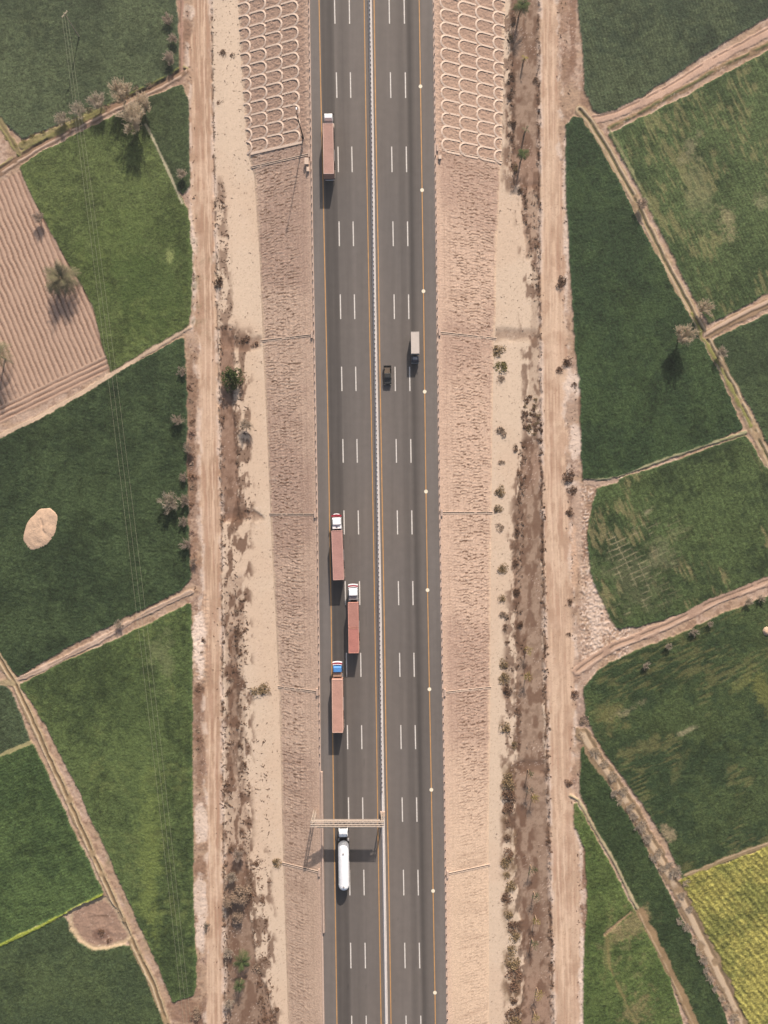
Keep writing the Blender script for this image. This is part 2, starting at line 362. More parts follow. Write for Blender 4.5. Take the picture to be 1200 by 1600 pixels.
def ribbon(mb, pts, wdt, up=0.24, dn=-0.15):    # raised concrete rib along a 3D path lying on the slope
    n = len(pts); V = []
    for i, p in enumerate(pts):
        a = Vector(pts[max(i-1, 0)]); b = Vector(pts[min(i+1, n-1)]); d = (b-a); d.z = 0; d.normalize()
        s = Vector((-d.y, d.x, 0))*wdt/2; p = Vector(p)
        V += [p-s+Vector((0, 0, dn)), p-s+Vector((0, 0, up)), p+s+Vector((0, 0, up)), p+s+Vector((0, 0, dn))]
    fs = []
    for i in range(n-1):
        for k in range(3): fs.append((i*4+k, i*4+k+1, (i+1)*4+k+1, (i+1)*4+k)[::-1])
    fs += [(0, 1, 2, 3), (4*n-4, 4*n-1, 4*n-2, 4*n-3)]
    mb.add(V, fs)
def lattice(surf, s0, L, ncol, ybot, pitch, label):
    mb = MB(); Yb = ybot
    while Yb < 150:
        for k in range(ncol):
            sa = s0+k*L; r = pitch/2; cy = Yb+pitch/2; W = surf(cy, 0)[1]
            if sa > W-0.8: continue
            end = min(sa+L+0.15, W-0.1); pts = []
            rx = 1.75
            pts.append((cy-r, end)); pts.append((cy-r, (sa+rx+end)/2))
            for j in range(0, 13):
                th = math.pi*j/12; pts.append((cy-r*math.cos(th), sa+rx-rx*math.sin(th)))
            pts.append((cy+r, (sa+rx+end)/2)); pts.append((cy+r, end))
            jj = random.uniform(-0.02, 0.02)
            ribbon(mb, [surf(yy, min(ss, W-0.05), jj)[0] for yy, ss in pts], 0.46, 0.19)
        Yb += pitch
    o = mb.build('slope_lattice', M['concrete']); tag(o, label, 'slope lattice')
ysL = 0; YL = (800-222)*(H+1)/F; YR = (800-237)*(H+1)/F
lattice(surfL, 2.7, 4.35, 4, YL, 3.27, 'pale concrete arch lattice on the slope left of the highway')
lattice(surfR, 1.5, 4.70, 4, YR, 3.27, 'pale concrete arch lattice on the slope right of the highway')
mb = MB(); ribbon(mb, [surfL(YL-0.2-0.0*s, s*1.0)[0] for s in np.linspace(2.0, surfL(YL, 0)[1]-1, 12)], 0.6)
tag(mb.build('slope_kerb_beam', M['concrete']), 'straight concrete beam closing the bottom of the left arch lattice', 'concrete beam')

# drain chutes down the slopes
def chute(surf, pyroad, label):
    Yw = (800-pyroad)*H/F; W = surf(Yw, 0)[1]; t = empty('drain_chute', surf(Yw, 0)[0])
    tag(t, label, 'drain chute', 'concrete drain chutes down the embankment'); ox, oy, oz = t.location
    def loc(p): return (p[0]-ox, p[1]-oy, p[2]-oz)
    ss = np.linspace(0.0, W+0.6, 10)
    for d in (-0.20, 0.20):
        mb = MB(); ribbon(mb, [loc((lambda q: (q[0], q[1]+d, q[2]))(surf(Yw, s)[0])) for s in ss], 0.15, 0.15); mb.build('channel_wall', M['concrete'], t)
    mb = MB(); ribbon(mb, [loc(surf(Yw, s)[0]) for s in ss], 0.24, 0.09); mb.build('channel_bed', M['darksteel'], t)
    sg = 1 if surf is surfR else -1
    mb = MB(); mb.box(min(0.1*sg, 0.55*sg), max(0.1*sg, 0.55*sg), -0.9, 0.9, -0.3, 0.42, 0.03); mb.build('inlet_head', M['kerb'], t)
ordn = ['topmost', 'second from the top', 'middle', 'second from the bottom', 'bottommost']
for k, y in enumerate((240.5, 523, 803.5, 1081, 1363)): chute(surfL, y, 'concrete drain chute on the left slope, %s of five' % ordn[k])
for k, y in enumerate((231.5, 519, 801, 1082, 1366)): chute(surfR, y, 'concrete drain chute on the right slope, %s of five' % ordn[k])

# ------------------------------------------------------------------ the ground: one grid, split into ground / tracks / fields / paths
def build_ground():
    st = 1.5
    gx = np.concatenate([-60-np.array(far[::-1])*1.5, np.arange(-60, 1260.1, st), 1260+np.array(far)*1.5])
    gy = np.concatenate([-60-np.array(far[::-1])*1.5, np.arange(-60, 1660.1, st), 1660+np.array(far)*1.5])
    PX, PY = np.meshgrid(gx, gy); n0, n1 = PX.shape
    X, Y, Z = ground(PX, PY)
    wx = (fbm(PX, PY, 14, 1, 4)-0.5); wy = (fbm(PX, PY, 14, 2, 4)-0.5)     # edge warp
    f2 = fbm(PX, PY, 3.2, 3, 2)-0.5
    rnd = vnoise(PX/1.5, PY/1.5, 4)
    big = fbm(PX, PY, 90, 5, 5); med = fbm(PX, PY, 25, 6, 4); fin = fbm(PX, PY, 6, 7, 3)
    zone = np.zeros(PX.shape, np.int16); h = np.zeros(PX.shape)
    def c(*a): return lin(a)/K
    sand = c(219, 196, 172); soil = c(180, 152, 128); brown = c(122, 94, 77); pale = c(230, 208, 190); pink = c(190, 163, 143); dkbr = c(112, 82, 66)
    col = np.empty(PX.shape+(3,)); col[:] = soil
    def mixc(mask, cc, sl=None):
        m = mask[..., None]
        if sl is None: col[:] = col*(1-m)+cc*m
        else: col[sl] = col[sl]*(1-m)+cc*m
    def L(pts): return ext(PY, pts)
    mixc(sstep(0.40, 0.62, med), pink); mixc(0.5*sstep(0.55, 0.7, fin), brown*1.15)
    # --- verge strips between tracks and embankment
    TL0 = L([(0, 302), (120, 296), (300, 300), (520, 308), (800, 314), (930, 317), (1200, 323), (1600, 322)])
    TL1 = L([(0, 328), (400, 335), (800, 344), (1200, 346), (1600, 349)])
    TR0 = L([(0, 845), (400, 846), (700, 848), (1000, 854), (1300, 861), (1600, 867)])
    TR1 = L([(0, 868), (400, 880), (600, 884), (800, 886), (1000, 896), (1100, 899), (1200, 896), (1320, 905), (1600, 909)])
    e = 2.5*wx*2
    tl = L(TOE_L); tr = L(TOE_R)
    mL = sstep(-1, 2, PX-TL1+e)*sstep(3, 0, PX-tl-15); mR = sstep(-3, 0, PX-tr+15)*sstep(2, -1, PX-TR0+4+e)
    mixc(np.clip(mL+mR, 0, 1), sand*(0.97+0.06*np.mean(sand)))
    mixc(np.clip(mL+mR, 0, 1)*0.35*sstep(0.42, 0.65, big), c(214, 184, 158))
    def band(a, b, y0, y1, s=1.5, ys=6, n=8.0):
        return sstep(-s, s, PX-L(a)+n*wx+2.5*f2)*sstep(s, -s, PX-L(b)+n*wy+2.5*f2)*sstep(y0-ys, y0+ys, PY+14*wx)*sstep(y1+ys, y1-ys, PY+14*wy)
    B = [
     ([(500, 343), (800, 345)], [(500, 368), (620, 362), (700, 371), (800, 374)], 512, 812, 0.95),
     ([(500, 343), (800, 345)], [(530, 409), (550, 409)], 527, 545, 0.7),
     ([(770, 350), (820, 350)], [(790, 392), (810, 415)], 797, 812, 0.85),
     ([(985, 358), (1200, 360)], [(985, 369), (1200, 372)], 985, 1215, 0.75),
     ([(1180, 352), (1400, 352), (1600, 352)], [(1180, 378), (1330, 384), (1400, 388), (1500, 400), (1600, 432)], 1330, 1800, 0.9),
     ([(880, 350), (1330, 352)], [(880, 380), (1200, 384), (1330, 390)], 900, 1340, 0.35),
     ([(-50, 800), (100, 800), (300, 800)], [(0, 842), (300, 843)], -400, 290, 0.85),
     ([(270, 812), (400, 822)], [(270, 842), (400, 843)], 285, 400, 0.6),
     ([(400, 833), (620, 825)], [(400, 842), (620, 845)], 400, 640, 0.35),
     ([(500, 775), (530, 775)], [(500, 838), (530, 838)], 516, 532, 0.6),
     ([(690, 818), (800, 808), (900, 803), (1000, 806), (1200, 810)], [(690, 845), (1200, 850)], 690, 1210, 0.8),
     ([(1190, 803), (1350, 805), (1450, 816), (1530, 820), (1600, 812)], [(1190, 856), (1600, 864)], 1190, 1900, 0.85),
     ([(960, 783), (1200, 788)], [(960, 800), (1200, 805)], 1040, 1090, 0.5),
     ([(0, 786), (200, 788)], [(0, 800), (200, 803)], 150, 260, 0.4)]
    for a, b, y0, y1, k in B:
        m = band(a, b, y0, y1)*k; mixc(m*(0.85+0.3*(med-0.5)), brown*1.06); h -= 0.25*m
        mixc(m*0.5*sstep(0.5, 0.7, fin), brown*0.8); mixc(m*0.35*sstep(0.55, 0.7, big), c(172, 138, 118))
    stn = fbm(PX, PY/2.2, 9, 81, 4)
    for (a, b, y0, y1, k) in [([(280, 337), (520, 342)], [(280, 350), (520, 372)], 280, 520, .7), ([(520, 345), (800, 347)], [(520, 392), (800, 398)], 515, 815, .8), ([(800, 346), (1330, 350)], [(800, 392), (1330, 396)], 800, 1340, .9), ([(1330, 350), (1600, 352)], [(1330, 420), (1600, 440)], 1330, 1800, .8),
        ([(0, 782), (280, 786)], [(0, 842), (280, 843)], -100, 300, .8), ([(280, 806), (700, 818)], [(280, 843), (700, 848)], 290, 700, .8), ([(700, 800), (1200, 782)], [(700, 852), (1200, 852)], 690, 1190, .8), ([(1190, 782), (1600, 788)], [(1190, 830), (1600, 860)], 1190, 1900, .9)]:
        m = band(a, b, y0, y1, 6, 10, 10)*sstep(0.49, 0.60, stn+0.05*(med-0.5))*k; mixc(m, brown*0.95)
    mixc(band([(1200, 785), (1600, 785)], [(1200, 803), (1600, 815)], 1195, 1900, 3, 8)*0.55*sstep(0.35, 0.55, med), c(132, 110, 84))
    for a, b, y0, y1, wd in [([(500, 372), (620, 364), (800, 376)], 0, 512, 812, 5), ([(-50, 799), (280, 803)], 0, -300, 290, 7), ([(290, 815), (430, 836)], 0, 290, 430, 5), ([(690, 819), (800, 808), (900, 803), (1000, 806), (1200, 810)], 0, 690, 1210, 7), ([(1190, 800), (1350, 804), (1450, 812), (1530, 816), (1600, 812)], 0, 1190, 1800, 8), ([(985, 372), (1330, 378)], 0, 930, 1330, 7), ([(1330, 386), (1400, 392), (1500, 404), (1600, 434)], 0, 1330, 1800, 8), ([(-50, 840), (700, 845), (1000, 850), (1600, 863)], 0, -300, 1800, 4)]:
        dd = np.abs(PX-ext(PY, a)+9*wx+4*f2); m = sstep(wd, wd*0.3, dd)*sstep(y0-5, y0+5, PY)*sstep(y1+5, y1-5, PY)*sstep(0.42, 0.56, fbm(PX, PY/1.6, 7, 83, 3)); mixc(m*0.8, brown*0.72); h += 0.12*m*(rnd-0.3)
    for line, k in ((TL1+1.5, 0.75), (TR0-3, 0.9)):     # thin ditch beside each track
        d = np.abs(PX-line+3.5*wx); m = sstep(2.3, 0.6, d)*k*sstep(0.30, 0.5, fbm(PX, PY, 12, 41, 3)); mixc(m, brown*0.75); h -= 0.35*m
        m2 = sstep(2.2, 0.8, np.abs(PX-line+3.5*wx-4*np.sign(np.mean(line)-600)))*0.5; mixc(m2*sstep(0.45, 0.6, fin), pale)
    # --- the verge between each track and the fields
    mv = sstep(2, -2, PX-TL0)*sstep(-30, -26, PX-TL0); mixc(mv*0.5*sstep(0.5, 0.62, med), brown*1.15)
    def blob(x, y, rx, ry, cc, k, hh=0, ang=0, sharp=0.25, nz=0.5):
        ix = slice(max(0, np.searchsorted(gx, x-2.2*max(rx, ry))), np.searchsorted(gx, x+2.2*max(rx, ry)))
        iy = slice(max(0, np.searchsorted(gy, y-2.2*max(rx, ry))), np.searchsorted(gy, y+2.2*max(rx, ry)))
        dx = PX[iy, ix]-x; dy = PY[iy, ix]-y; ca, sa = math.cos(ang), math.sin(ang)
        d = np.sqrt(((dx*ca+dy*sa)/rx)**2+((dy*ca-dx*sa)/ry)**2)+nz*(wx[iy, ix]*2+f2[iy, ix])
        m = sstep(1+sharp, 1-sharp, d)*k; mixc(m, np.asarray(cc), (iy, ix)); h[iy, ix] += hh*m
    for (x, y, rx, ry, cc, k) in [
        (312, 1000, 11, 62, pale*1.05, 1), (311, 1080, 9, 10, brown, .9), (311, 1100, 9, 18, brown*1.25, .8), (309, 1150, 8, 25, brown*1.25, .6),
        (314, 1200, 7, 45, brown*1.3, .6), (314, 1290, 10, 30, pale, .8), (313, 1360, 9, 20, brown*1.4, .6), (313, 1400, 10, 30, pale, .7), (315, 1460, 8, 30, pale, .8),
        (311, 1590, 14, 16, brown, .9), (290, 1578, 26, 22, brown*1.3, .7), (300, 360, 5, 50, pale, .8), (303, 440, 7, 30, pale*.95, .8), (298, 520, 8, 20, pink*1.1, .6),
        (300, 620, 9, 70, brown*1.2, .6), (300, 750, 9, 50, brown*1.15, .7), (303, 870, 8, 30, brown*1.4, .6), (294, 20, 10, 12, pale*.9, .6), (291, 60, 8, 40, brown*1.3, .7),
        (295, 310, 8, 14, pink, .7), (880, 20, 9, 50, brown*1.5, .5), (885, 120, 9, 60, brown*1.3, .55), (895, 20, 5, 120, brown*1.35, .8), (888, 150, 16, 26, soil, .8),
        (885, 330, 7, 90, pale*.95, .7), (888, 240, 7, 50, pale*.9, .6), (900, 480, 7, 40, pink, .6), (895, 600, 18, 22, pale, .85), (890, 640, 20, 22, pink*.9, .7), (900, 690, 10, 26, pale, .8),
        (909, 640, 6, 30, brown, .7), (895, 760, 12, 10, pale, .7), (890, 800, 10, 40, brown*1.1, .6), (915, 850, 7, 50, brown*1.35, .7), (905, 820, 10, 70, pink*1.05, .7), (935, 900, 24, 45, pink*1.12, .9), (945, 960, 22, 40, pink*1.12, .9),
        (930, 960, 12, 60, pale*.95, .5), (895, 870, 8, 50, c(214, 178, 150), .7), (915, 1110, 16, 40, c(170, 145, 130), .8), (915, 1180, 8, 30, brown*1.25, .7), (893, 1220, 8, 26, brown*1.4, .5),
        (915, 1400, 8, 90, brown*1.3, .85), (918, 1560, 8, 70, brown*1.5, .7), (905, 1330, 5, 60, pale, .7), (908, 1500, 6, 60, pale, .9), (910, 1560, 6, 50, pale, .8), (915, 145, 10, 30, brown*1.3, .5),
        (800, 560, 14, 40, sand*1.02, .6), (362, 100, 14, 130, sand*1.05, .5), (375, 400, 20, 90, sand*1.05, .5)]:
        blob(x, y, rx, ry, cc, k)
    sl = (slice(np.searchsorted(gy, 745), np.searchsorted(gy, 1035)), slice(np.searchsorted(gx, 895), np.searchsorted(gx, 985)))
    zx = PX[sl]; zy = PY[sl]; zm = sstep(903, 912, zx)*sstep(1040, 1020, zy); q = vnoise(zx/2.2, zy/2.2, 95)
    mixc(zm*sstep(0.62, 0.8, q)*0.75, pale*1.05, sl); mixc(zm*sstep(0.30, 0.12, q)*0.6, brown*1.15, sl); h[sl] += zm*0.30*(q-0.5)
    sl = (slice(np.searchsorted(gy, 925), np.searchsorted(gy, 1075)), slice(np.searchsorted(gx, 298), np.searchsorted(gx, 326)))
    zx = PX[sl]; zy = PY[sl]; q = vnoise(zx/2.4, zy/2.4, 96); mixc(sstep(0.30, 0.12, q)*0.5, brown*1.2, sl); h[sl] += 0.18*(q-0.5)
    # --- tracks
    ew = fbm(PX, PY, 34, 65, 4)-0.5; dTL = np.minimum(PX-TL0+14*ew, TL1-PX+5*wx); dTR = np.minimum(PX-TR0+5*wx, TR1-PX+16*ew+4*f2)
    stl = fbm(PX-TL1, PY/26, 2.2, 61, 3); stR = fbm(PX-TR0, PY/26, 2.6, 62, 3)
    trk = c(206, 168, 142)
    for d, s_, zid, tcol in ((dTL, stl, 1, c(182, 151, 126)), (dTR, stR, 2, c(196, 166, 141))):
        m = sstep(-2.5, 2.5, d); mixc(m, tcol)
        mixc(m*0.65*sstep(0.52, 0.72, s_), c(226, 194, 166)); mixc(m*0.45*sstep(0.48, 0.3, s_), c(182, 142, 118))
        mixc(m*0.45*sstep(0.5, 0.65, fbm(PX, PY/2.5, 18, 66+zid, 4)), c(222, 194, 168)); mixc(m*0.40*sstep(0.55, 0.68, fbm(PX, PY/2.0, 12, 68+zid, 4)), c(172, 138, 114)); mixc(m*0.5*sstep(0.90, 0.97, rnd)*sstep(0.5, 0.6, fin), c(150, 118, 96))
        mixc(sstep(-9, -2, d)*sstep(5, 0, d)*0.6*sstep(0.46, 0.60, fbm(PX, PY/2, 10, 70+zid, 4)), pale)
        mixc(m*0.2*sstep(0.5, 0.65, med), c(220, 188, 164)); h += m*(-0.05+0.10*(s_-0.5)); zone[d > 0] = zid
    for line, off, k in ((TL1, -9, 0.7), (TL1, -18, 0.45), (TR0, 12, 0.6), (TR0, 21, 0.5)):   # wheel ruts
        d = np.abs(PX-line-off+2.0*np.sin(PY/90)+3*wx); m = sstep(1.8, 0.4, d)*k*sstep(0.35, 0.55, fbm(PX, PY/3, 30, 63, 2)); mixc(m, c(232, 202, 176)); h -= 0.05*m
    # --- fields
    def sdf(pts, closed, mar):
        p = np.array(pts, float); x0, y0 = p.min(0)-mar; x1, y1 = p.max(0)+mar
        ix = slice(max(0, np.searchsorted(gx, x0)-1), min(len(gx), np.searchsorted(gx, x1)+1)); iy = slice(max(0, np.searchsorted(gy, y0)-1), min(len(gy), np.searchsorted(gy, y1)+1))
        x = PX[iy, ix]; y = PY[iy, ix]; D = np.full(x.shape, 1e9); ins = np.zeros(x.shape, bool); T = np.zeros(x.shape)
        nseg = len(p) if closed else len(p)-1; acc = 0
        for k in range(nseg):
            a = p[k]; b = p[(k+1) % len(p)]; d = b-a; l2 = d@d
            t = np.clip(((x-a[0])*d[0]+(y-a[1])*d[1])/l2, 0, 1); q = np.hypot(x-a[0]-t*d[0], y-a[1]-t*d[1])
            if not closed:
                sgn_ = np.sign((x-a[0])*d[1]-(y-a[1])*d[0]); T = np.where(q < D, sgn_*q, T)
            D = np.minimum(D, q)
            if closed:
                cr = ((a[1] > y) != (b[1] > y)); xx = a[0]+(y-a[1])*d[0]/(d[1] if d[1] else 1e-9); ins ^= (cr & (x < xx))
        return (iy, ix), (np.where(ins, D, -D) if closed else D), T
    zid = [10]; names = {0: 'ground', 1: 'dirt_track', 2: 'dirt_track'}
    labels = {}
    def field(name, label, pts, c1, c2, ang=None, rowk=0.0, pitch=5.0, hh=0.38, dry=0.0, edge=5.0, mott=0.5, drycol=None, seed=0, bumpy=0.15, cat='crop field', grow=4.6):
        z = zid[0]; zid[0] += 1; names[z] = name; labels[z] = (label, cat)
        sl, D, _ = sdf(pts, True, 14); x = PX[sl]; y = PY[sl]
        D = D+edge*wx[sl]+2.2*f2[sl]+grow
        m = sstep(-0.8, 1.2, D); zone[sl][D > 0.2] = z
        bg_ = fbm(x, y, 70, 300+seed, 4); sm = fbm(x, y, 9, 320+seed, 3)
        q = sstep(0.36, 0.64, bg_*0.6+sm*0.4)[..., None]
        cc = np.array(c1)*(1-q)+np.array(c2)*q
        lum = cc@np.array([.3, .6, .1]); cc = (cc*0.72+lum[..., None]*np.array([1.0, 0.98, 0.86])*0.28)*np.array([0.81, 0.79, 0.58])
        f = 1+mott*(fbm(x, y, 4.0, 340+seed, 2)-0.5)*1.3+0.55*(rnd[sl]-0.5)
        f *= 1-0.20*sstep(0.40, 0.28, fbm(x, y, 26, 360+seed, 3))
        f *= 1+0.22*(vnoise(x/1.5+3.3, y/1.5+1.7, 370+seed)-0.5)
        u = None
        if ang is not None:
            ca, sa = math.cos(ang), math.sin(ang); u = -x*sa+y*ca; v = x*ca+y*sa
            rw = np.sin(2*math.pi*(u+1.2*wx[sl]*3)/pitch); f *= 1+rowk*rw*(0.6+0.8*fbm(v, u, 18, 380+seed, 2))
            lg = fbm(v/9, u, 3.0, 390+seed, 3); f *= 1+0.45*rowk*4*(lg-0.5)
        cc = cc*np.clip(f, 0.25, 2.2)[..., None]
        if dry > 0:
            lg = fbm(v/5, u, 3.2, 395+seed, 3) if u is not None else fbm(x, y, 8, 395+seed, 3)
            dm = sstep(0.56, 0.72, fbm(x, y, 55, 398+seed, 3)+0.14*(lg-0.5)*3)*sstep(0.44, 0.62, lg)*dry
            dc = np.array(drycol if drycol is not None else c(165, 148, 108)); cc = cc*(1-dm[..., None])+dc*dm[..., None]
        else: dm = 0
        near = sstep(7, 0, D)*0.30; cc = cc*(1-near[..., None])+(np.array(c2)*1.15)*near[..., None]
        mixc(m, cc, sl)
        hg = hh*(0.75+bumpy*3*(rnd[sl]-0.5)+0.35*(sm-0.5))*(1-0.8*np.asarray(dm))
        if ang is not None: hg = hg*(1+0.5*rowk*rw)
        h[sl] = h[sl]*(1-m)+hg*m
        return sl, D
    G1 = c(74, 92, 74); G1b = c(88, 107, 84)
    dk = c(60, 80, 60); dk2 = c(74, 96, 68)
    br = c(84, 112, 58); br2 = c(104, 132, 66)
    # left side
    field('crop_field', 'dull dark green crop field in the top left corner above the hedge', [(-160, -200), (274, -200), (272, 0), (275, 60), (279, 108), (235, 130), (150, 168), (100, 188), (36, 213), (10, 190), (0, 175), (-160, 60)], c(72, 90, 72), c(90, 108, 84), seed=1)
    field('crop_field', 'bright green crop field beside the ploughed field', [(36, 262), (70, 240), (140, 205), (187, 182), (228, 203), (248, 243), (272, 297), (290, 328), (297, 400), (295, 470), (291, 510), (240, 538), (176, 578), (160, 530), (150, 480), (135, 450), (100, 395), (88, 372), (62, 325)], c(78, 98, 54), c(98, 118, 68), seed=2, dry=0.25, drycol=c(128, 140, 78))
    field('crop_field', 'small dark green triangular field beside the left dirt track', [(192, 178), (232, 158), (283, 137), (291, 160), (294, 290), (286, 300), (272, 280), (236, 203)], c(66, 84, 62), c(76, 96, 66), seed=3)
    pl_pts = [(-160, 210), (0, 285), (30, 268), (38, 285), (62, 330), (88, 380), (128, 447), (148, 490), (160, 540), (172, 577), (150, 590), (0, 662), (-160, 740)]
    field('crop_field', 'large dark green field around the sand mound', [(-160, 765), (0, 690), (60, 657), (170, 594), (284, 533), (288, 600), (288, 700), (290, 800), (293, 870), (295, 902), (280, 920), (200, 958), (100, 1010), (30, 1052), (15, 1035), (0, 1012), (-160, 700)], c(54, 76, 56), c(70, 94, 66), ang=R(10), rowk=0.06, pitch=6, seed=4)
    field('crop_field', 'green field with a yellowish streak beside the left dirt track', [(36, 1070), (100, 1038), (200, 995), (294, 948), (297, 1000), (297, 1200), (299, 1400), (304, 1540), (298, 1552), (272, 1562), (252, 1510), (215, 1430), (180, 1350), (130, 1240), (80, 1140), (45, 1082)], c(68, 90, 56), c(92, 116, 68), seed=5, dry=0.25, drycol=c(124, 130, 76))
    field('crop_field', 'small grey green field at the left edge above the narrow path', [(-160, 1080), (8, 1075), (20, 1090), (44, 1156), (0, 1174), (-160, 1240)], c(66, 84, 68), c(78, 98, 76), seed=6)
    field('crop_field', 'streaked green field left of the diagonal ditch', [(-160, 1262), (0, 1186), (50, 1166), (100, 1272), (157, 1393), (100, 1421), (0, 1470), (-160, 1550)], c(64, 92, 56), c(84, 114, 66), ang=R(-20), rowk=0.10, pitch=5, seed=7)
    field('crop_field', 'dull dark green field in the bottom left corner', [(-160, 1570), (0, 1481), (100, 1436), (120, 1474), (150, 1487), (195, 1480), (212, 1480), (258, 1600), (330, 1800), (-160, 1800)], c(70, 92, 66), c(82, 104, 70), seed=8)
    # right side
    field('crop_field', 'dark blue green row crop field in the top right corner', [(908, -200), (906, 0), (912, 60), (917, 140), (930, 170), (945, 176), (1000, 148), (1060, 108), (1130, 62), (1200, 22), (1380, -80), (1380, -200)], c(62, 82, 68), c(84, 102, 80), ang=R(72), rowk=0.17, pitch=5, seed=9)
    field('crop_field', 'patchy green row crop field at the upper right with dry streaks', [(955, 212), (1000, 190), (1080, 150), (1200, 84), (1380, -10), (1380, 380), (1200, 453), (1160, 476), (1108, 502), (1085, 460), (1048, 385), (1005, 300), (968, 235)], c(68, 92, 60), c(88, 112, 72), ang=R(65), rowk=0.18, pitch=5.2, dry=0.36, seed=10, drycol=c(160, 148, 104))
    field('crop_field', 'long dark green field between right dirt track and diagonal ditch', [(888, 198), (898, 187), (910, 190), (933, 225), (966, 290), (1002, 365), (1045, 440), (1076, 500), (1106, 560), (1136, 620), (1156, 668), (1100, 692), (1040, 712), (960, 742), (915, 749), (910, 700), (912, 620), (901, 530), (894, 420), (888, 300)], c(52, 78, 56), c(66, 94, 62), ang=R(70), rowk=0.08, seed=11)
    field('crop_field', 'dark green field at the right edge below the side path', [(1112, 537), (1150, 517), (1200, 494), (1380, 410), (1380, 1000), (1200, 688), (1170, 625), (1134, 568)], c(62, 84, 62), c(76, 100, 70), seed=12)
    field('crop_field', 'green field at the right with pale dry lines in its lower left corner', [(935, 767), (960, 755), (1050, 726), (1163, 684), (1195, 735), (1250, 845), (1380, 840), (1200, 902), (1120, 930), (1060, 955), (1000, 975), (965, 978), (945, 940), (925, 890), (922, 830), (928, 790)], c(60, 82, 56), c(84, 108, 68), ang=R(66), rowk=0.10, pitch=8, dry=0.4, seed=13)
    field('crop_field', 'dark green field with brown patches right of the right dirt track', [(921, 1078), (940, 1052), (1000, 1022), (1060, 1000), (1130, 967), (1200, 940), (1380, 880), (1380, 1245), (1200, 1313), (1130, 1341), (1072, 1364), (1048, 1310), (1005, 1245), (965, 1190), (938, 1150), (922, 1110)], c(56, 80, 56), c(76, 98, 62), ang=R(-25), grow=9, rowk=0.04, dry=0.33, seed=14, drycol=c(132, 124, 80))
    field('mustard_field', 'yellow green flowering crop field in the bottom right corner', [(1062, 1381), (1085, 1369), (1200, 1325), (1380, 1255), (1380, 1800), (1235, 1800), (1162, 1600), (1130, 1525), (1092, 1445)], c(134, 138, 62), c(176, 168, 74), ang=R(50), rowk=0.22, pitch=9, seed=15, edge=8, mott=0.7, bumpy=0.17, hh=0.5)
    field('crop_field', 'narrow dark green field between the two diagonal paths', [(914, 1172), (930, 1205), (958, 1250), (996, 1312), (1036, 1390), (1076, 1470), (1116, 1560), (1132, 1600), (1210, 1800), (1160, 1800), (1087, 1600), (1044, 1500), (1005, 1428), (962, 1340), (924, 1265), (912, 1235)], c(56, 80, 52), c(70, 94, 58), grow=7, seed=16)
    field('crop_field', 'bright green triangular field beside the lower right dirt track', [(899, 1258), (932, 1318), (982, 1413), (1006, 1455), (1042, 1530), (1064, 1600), (1120, 1800), (915, 1800), (916, 1500), (922, 1400), (916, 1320), (902, 1290)], c(80, 106, 54), c(98, 122, 64), seed=17, dry=0.2)
    # local patches inside the fields
    for (x, y, rx, ry, cc, k, a) in [(235, 1330, 16, 90, c(120, 132, 70), .6, 0), (215, 1200, 40, 120, c(96, 112, 66), .4, 0), (255, 1030, 14, 30, c(124, 128, 90), .5, 0), (190, 380, 50, 60, c(94, 110, 58), .4, 0),
        (230, 450, 55, 60, c(74, 92, 50), .5, 0), (265, 402, 5, 9, c(150, 158, 100), .7, 0), (1080, 235, 10, 20, c(150, 140, 110), .5, .3), (1135, 345, 10, 22, c(160, 148, 112), .6, -.3), (1090, 300, 18, 40, c(128, 128, 92), .5, -.3), (1185, 315, 12, 10, c(150, 145, 110), .5, 0),
        (955, 1120, 18, 24, c(130, 122, 78), .5, .4), (1000, 1170, 30, 10, c(120, 115, 75), .5, -.4), (980, 1110, 20, 5, c(150, 140, 110), .5, -.5), (1060, 1200, 6, 20, c(110, 110, 70), .4, .4), (1040, 1302, 10, 8, c(170, 150, 120), .7, .3), (1190, 1080, 12, 30, c(120, 120, 66), .6, -.5),
        (1160, 1070, 20, 6, c(115, 118, 70), .6, -.5), (1075, 1140, 14, 3, c(160, 150, 120), .6, -.4), (990, 1440, 22, 14, c(150, 132, 96), .6, -.5), (950, 1470, 5, 40, c(134, 128, 84), .5, .1), (995, 1575, 22, 14, c(146, 130, 92), .6, -.5), (960, 1450, 14, 3, c(160, 140, 105), .6, -.6),
        (985, 905, 40, 35, c(120, 120, 88), .35, .3), (1035, 865, 16, 22, c(130, 128, 98), .4, .3), (1010, 800, 8, 4, c(160, 152, 120), .6, -.6), (1130, 930, 20, 3, c(140, 140, 104), .5, -.5), (1040, 840, 30, 3, c(120, 124, 86), .5, -.4)]:
        blob(x, y, rx, ry, cc, k, 0, a, sharp=0.7, nz=1.3)
    # pale cross lines in the lower left corner of the right hand field
    sl, D, _ = sdf([(932, 830), (1075, 790), (1110, 930), (965, 978)], True, 2)
    x = PX[sl]; y = PY[sl]; a = R(-24); u = -x*math.sin(a)+y*math.cos(a); v = x*math.cos(a)+y*math.sin(a)
    g = np.maximum(sstep(1.3, 0.3, np.abs((u+3*wx[sl]) % 9-4.5)), sstep(1.0, 0.3, np.abs((v+3*wy[sl]) % 17-8.5)))
    mixc(g*sstep(0, 20, D)*0.55*sstep(0.44, 0.60, fbm(x, y, 16, 77, 3))*sstep(1120, 940, x), c(178, 164, 132), sl)
    # ploughed field
    z = zid[0]; zid[0] += 1; names[z] = 'ploughed_field'; labels[z] = None
    sl, D, _ = sdf(pl_pts, True, 10); x = PX[sl]; y = PY[sl]; D = D+4*wx[sl]+1.5*f2[sl]; m = sstep(-1, 1, D); zone[sl][D > 0] = z
    dx, dy = 0.385, 0.923; u = x*dy-y*dx+3.0*wx[sl]+0.5*f2[sl]
